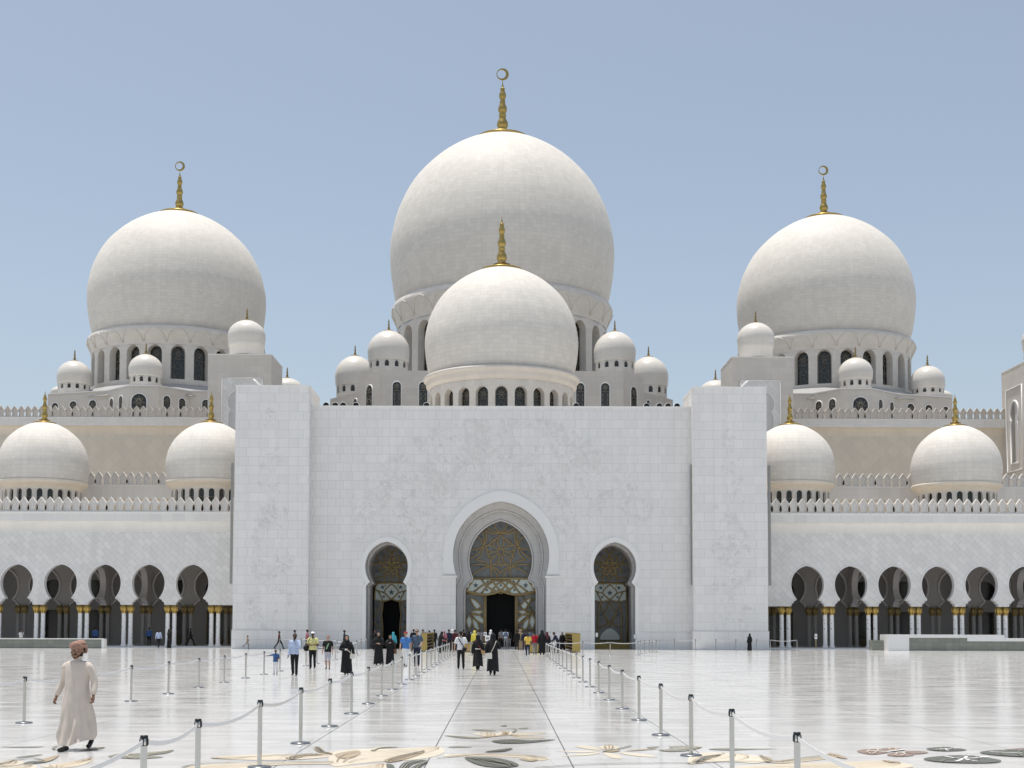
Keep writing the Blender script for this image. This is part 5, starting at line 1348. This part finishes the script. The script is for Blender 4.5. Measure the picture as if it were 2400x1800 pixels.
        m2 = None; nm = 'cap'
    elif head == 'scarf':
        b.ell(lean((0, .022, 1.665)), (.115, .118, .125), 14, 9); capsule(b, lean((0, .03, 1.62)), .105, lean((0, .02, 1.47)), .13); capsule(b, lean((-.10, .01, 1.44)), .075, lean((.10, .01, 1.44)), .075); capsule(b, lean((0, .08, 1.5)), .08, lean((0, .11, 1.25)), .10)
        m2 = remesh(b, 'headscarf', .018 if d < 70 else .026, 3); nm = 'headscarf'
    elif head == 'turban': m2 = None; nm = None
    if nm == 'cap': o = b.build('cap', headcol, t)
    elif nm:
        m2.materials.append(M[headcol]); o = bpy.data.objects.new(nm, m2); COL.objects.link(o); o.parent = t
    if robe:
        rings_ = []; nn = 40
        fx, fy = (fl[0]+fr[0])/2, (fl[1]+fr[1])/2
        span = abs(fl[1]-fr[1])
        prof = [(1.495, .068, .066), (1.475, .12, .085), (1.445, .205, .10), (1.40, .228, .118), (1.30, .218, .138), (1.15, .20, .145), (.98, .21, .155), (.75, .225, .17+span*.12), (.50, .24, .18+span*.22), (.25, .255, .19+span*.32), (hem, .265, .20+span*.36)]
        rr = random.Random(int(px*7+d))
        ph = [rr.uniform(0, 6.28) for _ in range(4)]
        for z, rx, ry in prof:
            f = max(0, (1.1-z)/1.0); ring = []
            for j in range(nn):
                a = 2*PI*j/nn; fo = 1+f*(.055*math.sin(robefold*a+ph[0]+z*.8)+.035*math.sin((robefold+4)*a+ph[1]-z))
                p = (fx*f+rx*fo*math.cos(a), fy*f+ry*fo*math.sin(a)+.0, z+ (f*.03*math.sin(2*a+ph[2]) if z < .3 else 0))
                ring.append(lean(p))
            rings_.append(ring)
        b = MB(); b.rings(rings_)
        for sx, e, w_ in ((1, ps['elbL'], ps['wrL']), (-1, ps['elbR'], ps['wrR'])):
            sh = V(lean((sx*.17, .005, 1.405))); e = V(e); w_ = V(w_)
            b.tube([sh, sh+(e-sh)*.5, e, e+(w_-e)*.5, w_-(w_-e)*.02], [.085, .078, .072, .07, .075], 12)
        o = b.build('robe', robe, t)
    if extra: extra(t)
    return t
def mini(fn_list):
    def f(t):
        for nm, mat, fn in fn_list:
            b = MB(); fn(b); b.build(nm, mat, t)
    return f
def bagbox(x, y, z, w_, d_, h): return lambda b: (b.box(x-w_/2, x+w_/2, y-d_/2, y+d_/2, z-h, z), b.tube([(x-w_*.4, y, z), (x, y, z+.02), (x+w_*.4, y, z)], .01, 4))
def strapl(pts, r=.014): return lambda b: b.tube(pts, r, 5)
F0 = 0; BK = PI
# --- people nearer the viewer
person('boy in bright blue shirt and white trousers, arm out to a belt post', 645.5, 55.2, 1.07, .1, REACH, 'cloth_kidblue', 'short', 'cloth_white', skin='skin_dark', vox=.02)
person('man in pale blue shirt and black trousers, holding a phone to his mouth', 690, 54, 1.77, 0, PHONE, 'cloth_palebl', 'long', 'cloth_black', skin='skin_dark',
       extra=mini([('phone', 'black', lambda b: b.box(.04, .11, -.27, -.255, 1.52, 1.64))]))
person('man in pale yellow shirt and white cap, carrying a black shoulder bag', 732.5, 63, 1.80, 0, READ, 'cloth_yellow', 'short', 'cloth_black', skin='skin_dark', head='cap', headcol='cloth_white',
       extra=mini([('shoulder_bag', 'cloth_black', lambda b: b.ell((-.30, .02, .98), (.16, .10, .15), 12, 8)), ('bag_strap', 'cloth_black', strapl([(-.28, .02, 1.1), (-.22, -.10, 1.3), (-.12, -.06, 1.47), (-.16, .08, 1.3), (-.28, .06, 1.1)]))]))
person('boy in black T-shirt with green print and checked shorts', 768, 62, 1.64, 0, pose(footL=(.09, -.06, 0), footR=(-.09, .1, .02), wrL=(.26, -.12, .88)), 'cloth_black', 'short', 'cloth_plaid', True, skin='skin_light', headcol='bag_brown',
       extra=mini([('shirt_print', 'cloth_green', lambda b: b.add([(-.10, -.142, 1.05), (-.03, -.147, 1.05), (.09, -.132, 1.33), (.03, -.136, 1.36)], [(0, 1, 2, 3)])), ('plastic_bag', 'cloth_white', lambda b: b.ell((.27, -.14, .70), (.07, .05, .09), 8, 6))]))
person('woman in black robe walking forward with a pale strap bag', 812, 55.3, 1.68, .12, pose(footL=(.05, .18, .03), footR=(-.06, -.18, 0), elbL=(.28, 0, 1.14), wrL=(.30, -.06, .92), elbR=(-.29, -.02, 1.15), wrR=(-.03, -.24, 1.12)), skin='skin_light', head='scarf', headcol='cloth_black', robe='cloth_black', hem=.10,
       extra=mini([('handbag', 'bag_white', bagbox(.26, -.16, .92, .22, .07, .19)), ('bag_strap', 'bag_white', strapl([(.02, -.25, 1.14), (.14, -.24, 1.02), (.26, -.2, .92)])), ('phone', 'sign', lambda b: b.box(-.08, .04, -.30, -.28, 1.10, 1.17))]))
person('woman in black robe with arms folded, left of the woman with a brown bag', 887, 68.7, 1.76, .05, FOLD, skin='skin_light', head='scarf', headcol='cloth_black', robe='cloth_black')
person('woman in black robe carrying a brown shoulder bag', 914, 68.9, 1.60, .2, pose(elbR=(-.26, -.05, 1.15), wrR=(-.08, -.2, 1.28), elbL=(.27, 0, 1.14), wrL=(.27, -.06, .95)), skin='skin_light', head='scarf', headcol='cloth_black', robe='cloth_black', robefold=6,
       extra=mini([('shoulder_bag', 'bag_brown', bagbox(.30, .0, .98, .15, .24, .30)), ('bag_strap', 'bag_brown', strapl([(.31, -.08, .98), (.24, -.06, 1.3), (.2, 0, 1.44), (.26, .08, 1.3), (.31, .08, .98)], .018))]))
person('man in red cap, blue T-shirt and white trousers', 950.5, 67, 1.80, -.1, WALK, 'cloth_blue', 'short', 'cloth_white', skin='skin_light', head='cap', headcol='cap_red')
person('tall man in slate blue polo shirt and sunglasses', 977, 67.2, 1.92, -.1, pose(footL=(.1, -.16, 0), footR=(-.1, .12, .02), elbL=(.27, .02, 1.14), wrL=(.20, -.22, 1.0)), 'cloth_slate', 'short', 'cloth_navy', skin='skin_light', shoes='bag_brown',
       extra=mini([('sunglasses', 'black', lambda b: b.box(-.075, .075, -.135, -.12, 1.64, 1.672))]))
person('man seen from behind in white T-shirt with black shoulder strap', 1080, 63, 1.85, BK, pose(footL=(.11, 0, 0), footR=(-.12, -.06, 0), elbL=(.28, .02, 1.14), wrL=(.30, -.06, .90), elbR=(-.28, .02, 1.14), wrR=(-.30, -.04, .90)), 'cloth_white', 'short', 'cloth_black', skin='skin_light',
       extra=mini([('bag_strap', 'cloth_black', strapl([(.13, .08, 1.47), (.03, .135, 1.28), (-.10, .14, 1.1), (-.18, .12, .96)], .02)), ('hip_bag', 'cloth_black', lambda b: b.ell((-.17, .13, .92), (.11, .06, .10), 10, 7))]))
person('woman seen from behind in black with a tan shoulder bag and belt', 1120, 61, 1.68, BK, pose(footL=(.04, -.12, 0), footR=(-.04, .14, .05)), skin='skin_mid', head='scarf', headcol='cloth_black', robe='cloth_black', hem=.22, robefold=5,
       extra=mini([('shoulder_bag', 'bag_tan', lambda b: b.hexa([(-.34, .10, .78), (-.18, .18, .84), (-.18, .26, .84), (-.34, .18, .78)], [(-.34, .10, .95), (-.14, .18, 1.06), (-.14, .26, 1.06), (-.34, .18, .95)])), ('bag_strap', 'cap_red', strapl([(.10, .11, 1.47), (-.02, .17, 1.28), (-.18, .22, 1.04)], .014)), ('waist_belt', 'bag_white', lambda b: b.lathe([(.165, 1.05), (.175, 1.055), (.175, 1.09), (.165, 1.095)], 24, a0=.3, a1=PI-.3))]))
person('woman seen from behind in long black robe, white bag on chain', 1155, 54.8, 1.78, BK, pose(footL=(.09, .16, .05), footR=(-.07, -.10, 0), elbL=(.29, .03, 1.14), wrL=(.26, -.1, .95), elbR=(-.29, -.02, 1.16), wrR=(-.22, -.12, 1.20)), skin='skin_light', head='scarf', headcol='cloth_black', robe='cloth_black', hem=.19, robefold=5,
       extra=mini([('handbag', 'bag_white', bagbox(.16, .22, .93, .26, .08, .22)), ('bag_strap', 'bag_white', strapl([(.10, .22, .93), (-.02, .21, 1.15), (-.10, .17, 1.34), (-.14, .1, 1.45)], .013))]))
person('man seen from behind in yellow T-shirt walking to the doors', 1237, 90.5, 1.62, BK, WALK, 'cloth_gold', 'short', 'cloth_navy', skin='skin_mid', shoes='cloth_white')
person('man seen from behind in red T-shirt', 1253.5, 95, 1.70, BK, WALKB, 'cloth_red', 'short', 'cloth_grey', skin='skin_mid')
person('woman seen from behind in black robe beside the red shirt', 1270.5, 94.5, 1.82, BK, STAND, head='scarf', headcol='cloth_black', robe='cloth_black', hem=.14)
person('person with dark red headscarf next to the black-robed woman', 1282, 100, 1.66, BK+.3, STAND, 'cloth_black', 'long', head='scarf', headcol='cloth_maroon', robe='cloth_black', hem=.1)
person('person in dark clothes bending over the right shoe rack', 1308, 101.5, 1.74, -PI/2-.3, BEND, 'cloth_navy', 'long', head='hair')
person('person with black and white headscarf behind the right shoe rack', 1318, 112, 1.62, .4, STAND, 'cloth_black', 'long', head='scarf', headcol='cloth_grey', robe='cloth_black')
person('seated child in white shirt beside the right shoe rack', 1298, 100, 1.05, .3, STAND, 'cloth_white', 'short', 'cloth_navy', skin='skin_mid')
# --- by the doors
person('man in blue and white striped shirt at the dark doorway', 1185, 116.6, 1.68, BK, STAND, 'cloth_palebl', 'short', 'cloth_grey', skin='skin_mid', z0=.16,
       extra=mini([('shirt_stripe', 'cloth_navy', lambda b: [b.lathe([(.19, z), (.195, z+.025), (.19, z+.05)], 20) for z in (1.08, 1.18, 1.28, 1.38)])]))
person('man in grey-white shirt left of the striped shirt', 1175, 117, 1.70, BK+.2, STAND, 'cloth_grey', 'short', 'cloth_black', z0=.16)
person('man in white trousers right of the striped shirt', 1193, 117.2, 1.6, BK, STAND, 'cloth_black', 'long', 'cloth_grey', z0=.16)
person('person in black at the right edge of the dark doorway', 1211.5, 113.8, 1.78, BK, STAND, 'cloth_black', 'long', 'cloth_black', skin='skin_mid')
person('person in tan robe beside the right door panel', 1219, 115.2, 1.80, BK+.6, STAND, 'cloth_tan', 'long', head='scarf', headcol='cloth_tan', robe='cloth_tan')
person('dark-dressed person in front of the right door panel, near the yellow shirt', 1229, 112, 1.72, BK, STAND, 'cloth_navy', 'long', 'cloth_navy')
person('dark-dressed person behind the red shirt, by the right door panel', 1243, 110, 1.80, BK, STAND, 'cloth_slate', 'long', 'cloth_black')
person('person in white headscarf near the left door edge', 1150, 108, 1.78, BK, STAND, 'cloth_black', 'long', head='scarf', headcol='cloth_white', robe='cloth_black')
person('person with bright yellow headscarf and shirt near the left door panel', 1112, 102, 1.74, BK+.2, STAND, 'cloth_bright', 'long', 'cloth_black', head='scarf', headcol='cloth_bright')
person('man in grey shirt beside the yellow headscarf', 1124, 108, 1.86, BK, STAND, 'cloth_grey', 'short', 'cloth_black')
person('person in black left of the yellow headscarf', 1099, 106, 1.70, BK, STAND, 'cloth_black', 'long', head='scarf', headcol='cloth_black', robe='cloth_black')
person('dark-haired person just beyond the man with the shoulder strap', 1086.5, 112, 1.82, BK, STAND, 'cloth_black', 'long', 'cloth_black')
person('woman in black reaching toward the left shoe rack', 1031, 101, 1.68, PI/2+.3, pose(lean=.25, elbR=(-.2, -.28, 1.15), wrR=(-.15, -.5, 1.12)), head='scarf', headcol='cloth_black', robe='cloth_black')
person('person in pink shirt and cap behind the left shoe rack', 1041.5, 106, 1.68, BK-.5, STAND, 'cloth_pink', 'short', 'cloth_black', head='cap', headcol='cloth_pink')
person('man in dark jacket right of the pink shirt', 1052, 106, 1.84, BK-.3, STAND, 'cloth_navy', 'long', 'cloth_black')
person('person with white headscarf in the queue left of the doors', 1060, 110, 1.80, BK, STAND, 'cloth_maroon', 'long', head='scarf', headcol='cloth_white', robe='cloth_maroon')
person('dark-haired person right of the white headscarf in the queue', 1066, 108, 1.80, BK, STAND, 'cloth_maroon', 'long', 'cloth_black')
person('dark-haired man in black behind the tall man with sunglasses', 969, 106, 1.85, BK, STAND, 'cloth_black', 'long', 'cloth_black')
person('woman with dark ponytail behind the left shoe rack', 991, 115.6, 1.82, 1., STAND, 'cloth_grey', 'short', 'cloth_black', skin='skin_mid')
person('child in pale shirt beside the ponytail woman', 997, 115.9, 1.55, BK, STAND, 'cloth_grey', 'short', 'cloth_black')
person('short-haired man behind the left shoe rack', 1006, 115.7, 1.72, BK, STAND, 'cloth_black', 'long', 'cloth_black')
person('man with dark hair behind the far end of the left shoe rack', 1018, 115.8, 1.80, BK-.3, STAND, 'cloth_black', 'long', 'cloth_black')
person('person with turquoise cloth over the head by the left side door', 921.5, 99, 1.62, BK, STAND, 'cloth_teal', 'long', 'cloth_black', head='scarf', headcol='cloth_teal')
person('dark figure at the left jamb of the left side door', 878, 112, 1.72, .5, STAND, 'cloth_black', 'long', 'cloth_black', skin='skin_dark')
# --- along the left wall
person('boy running along the foot of the left pylon', 580, 115.4, 1.22, PI/2, RUN, 'cloth_tan', 'short', 'cloth_grey', skin='skin_mid')
person('man in dark red shirt striding past the left pylon', 654, 115.2, 1.62, PI/2, STRIDE, 'cloth_maroon', 'short', 'cloth_black', skin='skin_dark')
person('man in dark blue shirt behind the man with the phone', 690.5, 111, 1.74, PI/2, WALK, 'cloth_slate', 'short', 'cloth_black', skin='skin_dark')
person('man in pinkish red shirt behind the white cap', 720, 111, 1.78, PI/2+.3, WALK, 'cloth_pink', 'short', 'cloth_black', skin='skin_dark')
person('man in navy shirt behind the woman walking forward in black', 807, 111, 1.74, PI/2, WALK, 'cloth_navy', 'short', 'cloth_black', skin='skin_dark')
# --- arcades
person('woman in black robe at the foot of the right pylon', 1757, 113.8, 1.5, BK+.5, STAND, head='scarf', headcol='cloth_black', robe='cloth_black', hem=.03)
person('man in pale shirt and dark trousers by the left arcade columns', 371.5, 119.5, 1.72, BK, WALK, 'cloth_palebl', 'long', 'cloth_black', skin='skin_mid')
person('woman in long black robe by the left arcade columns', 396, 119.5, 1.76, PI/2, STAND, head='scarf', headcol='cloth_black', robe='cloth_black', hem=.03)
person('man in dark blue shirt inside the left arcade', 349, 124.6, 1.78, BK, STAND, 'cloth_kidblue', 'long', 'cloth_black', z0=.12)
person('dark figure striding inside the left arcade', 446, 124.5, 1.70, PI/2, STRIDE, 'cloth_black', 'long', 'cloth_black', skin='skin_dark', z0=.12)
person('person in blue behind the low wall under the left arcade', 222, 123.5, 1.80, BK, STAND, 'cloth_kidblue', 'long', 'cloth_black', z0=.12)
person('person in white taking a picture under the leftmost arch', 49, 121.5, 1.55, .3, PHONE, 'cloth_white', 'short', 'cloth_black', skin='skin_mid', z0=.12)
# ------------------------------------------------------------------ the walking man in the foreground
def walker():
    d = 21.7; X = XG(178, d)
    t = thing('person', 'man in long cream robe and red checked headwrap walking in the left foreground', 'person', (X, d, 0), -.16)
    V = Vector
    skin = col('skin_walker', (.25, .145, .095), .5)
    prims = []; tp = lambda *a: prims.append(a)
    tp((-.05, 0, 1.0), .12, (.05, 0, 1.0), .12, 'cloth_cream'); tp((-.07, 0, 1.25), .115, (.07, 0, 1.25), .115, 'cloth_cream'); tp((-.15, 0, 1.44), .06, (.15, 0, 1.44), .06, 'cloth_cream')
    tp((0, .01, 1.44), .058, (0, -.012, 1.56), .052, skin)
    tp((0, .005, 1.70), .083, (0, -.035, 1.695), .080, skin); tp((0, -.05, 1.645), .060, (0, -.068, 1.598), .040, skin)
    tp((0, -.112, 1.69), .010, (0, -.134, 1.645), .0145, skin); tp((-.014, -.122, 1.642), .008, (.014, -.122, 1.642), .008, skin)
    tp((-.03, -.10, 1.607), .012, (.03, -.10, 1.607), .012, skin); tp((-.045, -.082, 1.655), .025, (.045, -.082, 1.655), .025, skin)
    for sx in (-1, 1): tp((sx*.082, .0, 1.685), .014, (sx*.084, -.004, 1.645), .011, skin)
    arms = [(1, V((.205, .005, 1.43)), V((.30, .03, 1.16)), V((.325, -.06, .92))), (-1, V((-.205, .005, 1.43)), V((-.30, .10, 1.17)), V((-.40, .06, .90)))]
    for sx, sh, e, w_ in arms:
        tp(tuple(sh), .05, tuple(e), .042, 'cloth_cream'); tp(tuple(e), .04, tuple(w_), .027, skin)
        dr = (w_-e).normalized(); tp(tuple(w_+dr*.02), .024, tuple(w_+dr*.07), .030, skin)
    legs = [((.10, .34, .16), (.10, .06, .52), .9), ((-.07, -.22, .085), (-.09, -.13, .50), 0)]
    for ank, kn, _ in legs:
        tp((.085 if ank[0] > 0 else -.085, 0, .93), .09, kn, .06, 'cloth_cream'); tp(kn, .055, ank, .04, skin)
    tp((.10, .35, .13), .042, (.11, .25, .055), .04, 'shoe_black'); tp((.11, .25, .055), .04, (.115, .19, .05), .032, 'shoe_black')
    tp((-.07, -.20, .05), .045, (-.085, -.33, .040), .042, 'shoe_black'); tp((-.085, -.33, .040), .042, (-.09, -.40, .036), .034, 'shoe_black')
    HS = lambda p: (p[0]*1.16, p[1]*1.16, 1.575+(p[2]-1.60)*1.16) if p[2] > 1.545 else p
    prims = [(HS(p0), r0*(1.16 if p0[2] > 1.59 else 1), HS(p1), r1*(1.16 if p1[2] > 1.59 else 1), tg) for p0, r0, p1, r1, tg in prims]
    b = MB()
    for p0, r0, p1, r1, _ in prims: capsule(b, p0, r0, p1, r1, 14)
    me = remesh(b, 'body', .008, 2); mats = sorted(set(p[4] for p in prims))+['hair_black', 'cloth_white']; region_paint(me, prims, mats)
    mi = mats.index(skin); hb = mats.index('hair_black'); wt = mats.index('cloth_white'); g = MB()
    for sx, sh, e, w_ in arms:
        dr = (w_-e).normalized(); side = V((0, 1, 0)); u = (side-dr*side.dot(dr)).normalized(); nrm = dr.cross(u)
        inn = nrm if nrm.x*sx < 0 else -nrm
        for off, L in ((-.026, .070), (-.009, .080), (.008, .075), (.024, .058)):
            p0 = w_+dr*.078+u*off; p1 = p0+dr*L*.45; p2 = p1+(dr*.55+inn*.8).normalized()*L*.35; p3 = p2+(inn-dr*.15).normalized()*L*.3
            g.tube([p0, p1, p2, p3], [.0105, .010, .009, .0075], 7, mi)
        p0 = w_+dr*.03-u*.028; g.tube([p0, p0-u*.018+dr*.03+inn*.01, p0-u*.012+dr*.06+inn*.02], [.013, .0115, .008], 7, mi)
    for sx in (-1, 1):
        g.ell((sx*.031, -.106, 1.690), (.014, .008, .0075), 8, 6, wt); g.ell((sx*.030, -.112, 1.690), (.0065, .005, .0068), 8, 6, hb)
        g.tube([(sx*.014, -.117, 1.712), (sx*.034, -.116, 1.717), (sx*.054, -.100, 1.711)], [.005, .006, .004], 5, hb)
    g.tube([(-.034, -.103, 1.632), (0, -.122, 1.636), (.034, -.103, 1.632)], [.004, .007, .004], 6, hb)      # moustache
    g.tube([(-.026, -.108, 1.618), (0, -.117, 1.617), (.026, -.108, 1.618)], .006, 5, mi)
    g.ell((0, -.094, 1.588), (.026, .016, .013), 10, 6, hb)                                                 # short beard
    for sx in (-1, 1): g.tube([(sx*.03, -.090, 1.592), (sx*.062, -.055, 1.61), (sx*.078, -.02, 1.655)], [.008, .008, .006], 6, hb)
    g.v = [HS(v) for v in g.v]
    append_mesh(me, g, mats)
    o = bpy.data.objects.new('body', me); COL.objects.link(o); o.parent = t
    # robe
    nn = 72; rings_ = []
    prof = [(1.535, .060, .064, 0, -.005), (1.505, .075, .075, 0, 0), (1.495, .13, .085, 0, 0), (1.475, .20, .095, 0, 0), (1.43, .232, .112, 0, 0), (1.34, .226, .135, 0, 0), (1.22, .212, .142, 0, -.005), (1.08, .208, .148, 0, -.01), (.95, .222, .155, .0, -.01), (.80, .235, .18, .0, -.01), (.65, .245, .21, .005, 0), (.50, .25, .25, .01, .02), (.36, .255, .29, .015, .03), (.22, .255, .315, .015, .03), (.12, .24, .31, .01, .0)]
    prof = catmull(prof, 4, closed=False); nn = 120
    rdg = lambda x: (1-abs(math.sin(x)))**2
    for z, rx, ry, ox, oy in prof:
        f = max(0, min(1, (1.12-z)/.9)); ring = []
        for j in range(nn):
            a = 2*PI*j/nn
            fo = 1+f*(.105*math.sin(5*a+.6+z*2.2)+.075*math.sin(9*a+1.9-z*3.0)+.035*math.sin(14*a+z*5))+.014*math.sin(5*a+z*11)+(.03+.15*f)*rdg(2.5*a+1.1-z*2.6)*(1 if z < 1.38 else 0)+.05*f*rdg(4*a+z*4.5)
            # pull-in between the legs on the front right
            cr = math.exp(-((a-(-PI/2+.25))/.28)**2) if a < PI else math.exp(-((a-2*PI-(-PI/2+.25))/.28)**2)
            fo -= f*.42*cr
            zz = z
            if z < .4: zz = z+ (.4-z)*(.62*max(0, math.sin(a))**1.2+.32*max(0, math.cos(a))-.10)
            ring.append((ox+rx*fo*math.cos(a)+f*.05*max(0, math.cos(a))*max(0, math.sin(a)+.4), oy+ry*fo*math.sin(a), zz))
        rings_.append(ring)
    b = MB(); b.rings(rings_)
    for sx, sh, e, w_ in arms:
        s0 = V((sx*.165, .0, 1.41)); L = []
        path = [s0, s0+(sh-s0)*.6+V((sx*.012, 0, -.02)), sh+(e-sh)*.35, sh+(e-sh)*.7, e, e+(w_-e)*.3, e+(w_-e)*.6, w_+(w_-e)*.02]
        b.tube(path, [.082, .084, .070, .063, .058, .054, .054, .050], 18)
    rb = b.build('robe', walkmat, t)
    sb = rb.modifiers.new('sub', 'SUBSURF'); sb.levels = 1; sb.render_levels = 1
    b = MB(); b.lathe([(.055, 1.53), (.064, 1.535), (.066, 1.575), (.060, 1.58)], 24); b.build('collar', walkmat, t)
    b = MB(); b.add([(-.016, -.146, 1.47), (.016, -.146, 1.47), (.016, -.155, 1.10), (-.016, -.155, 1.10)], [(0, 1, 2, 3)]); b.v = [(x, y-.012+ (.05 if z > 1.4 else 0), z) for x, y, z in b.v]; b.build('placket', walkmat, t)
    # headwrap
    b = MB(); rr = []
    for i, (z, r, oy) in enumerate(((1.715, .094, -.02), (1.728, .110, -.012), (1.750, .116, -.005), (1.768, .110, .0), (1.775, .113, .003), (1.795, .108, .008), (1.815, .088, .012), (1.828, .055, .014), (1.832, .012, .015))):
        rr.append([(r*math.cos(a)*(1+.025*math.sin(3*a+i)), oy+1.12*r*math.sin(a)*(1+.02*math.sin(4*a-i)), z+.012*math.sin(a+.6)+ (.008*math.sin(2*a+i) if i < 6 else 0)) for a in [2*PI*j/36 for j in range(36)]])
    b.rings(rr, cap1=True)
    b.tube([(-.10, -.045, 1.735), (0, -.122, 1.762), (.095, -.07, 1.75), (.118, .03, 1.74), (.08, .11, 1.735)], [.014, .02, .02, .02, .016], 8)
    b.tube([(.105, -.03, 1.79), (.0, -.11, 1.785), (-.10, -.05, 1.765), (-.115, .04, 1.75)], [.012, .017, .017, .012], 8)
    b.v = [HS(v) for v in b.v]; hw_ = b.build('headwrap', wrapmat, t)
    b = MB(); q = []
    for i, (x, y, z, w_) in enumerate(((.070, .08, 1.745, .026), (.076, .092, 1.72, .030), (.078, .098, 1.69, .028), (.074, .098, 1.665, .022), (.070, .098, 1.645, .012))):
        q.append([(x-.012, y-w_, z), (x+.018+.006*(i % 2), y-w_*.3, z+.004), (x+.02, y+w_*.5, z), (x-.006, y+w_, z-.004), (x-.02, y, z)])
    b.rings(q, cap0=True, cap1=True); b.v = [HS(v) for v in b.v]; b.build('wrap_tail', wrapmat, t)
    b = MB(); b.ell((0, .055, 1.69), (.084, .062, .07), 16, 9); capsule(b, (0, .055, 1.67), .062, (0, .05, 1.62), .05, 12)
    b.v = [HS(v) for v in b.v]; m2 = remesh(b, 'hair', .008, 2); m2.materials.append(M['hair_black']); m2.polygons.foreach_set('use_smooth', np.ones(len(m2.polygons), dtype=bool)); o = bpy.data.objects.new('hair', m2); COL.objects.link(o); o.parent = t
walkmat = plain('cream_robe_cloth', (.60, .53, .465), .85, var=.07, scale=7, spec=.15, bump=.25)
def wrapm():
    Mt, n, l, b = newmat('red_checked_cloth'); tc = n.new('ShaderNodeTexCoord')
    ck = n.new('ShaderNodeTexChecker'); ck.inputs['Scale'].default_value = 70; ck.inputs['Color1'].default_value = (.27, .13, .10, 1); ck.inputs['Color2'].default_value = (.46, .36, .29, 1)
    no = n.new('ShaderNodeTexNoise'); no.inputs['Scale'].default_value = 14; l.new(tc.outputs['Object'], no.inputs['Vector']); l.new(tc.outputs['Object'], ck.inputs['Vector'])
    mx = n.new('ShaderNodeMix'); mx.data_type = 'RGBA'; mx.inputs[7].default_value = (.22, .10, .07, 1); l.new(no.outputs[0], mx.inputs[0]); l.new(ck.outputs[0], mx.inputs[6]); l.new(mx.outputs[2], b.inputs['Base Color'])
    b.inputs['Roughness'].default_value = .9; return Mt
wrapmat = wrapm()
walker()
bpy.context.view_layer.update()
print('objects', len(bpy.data.objects))
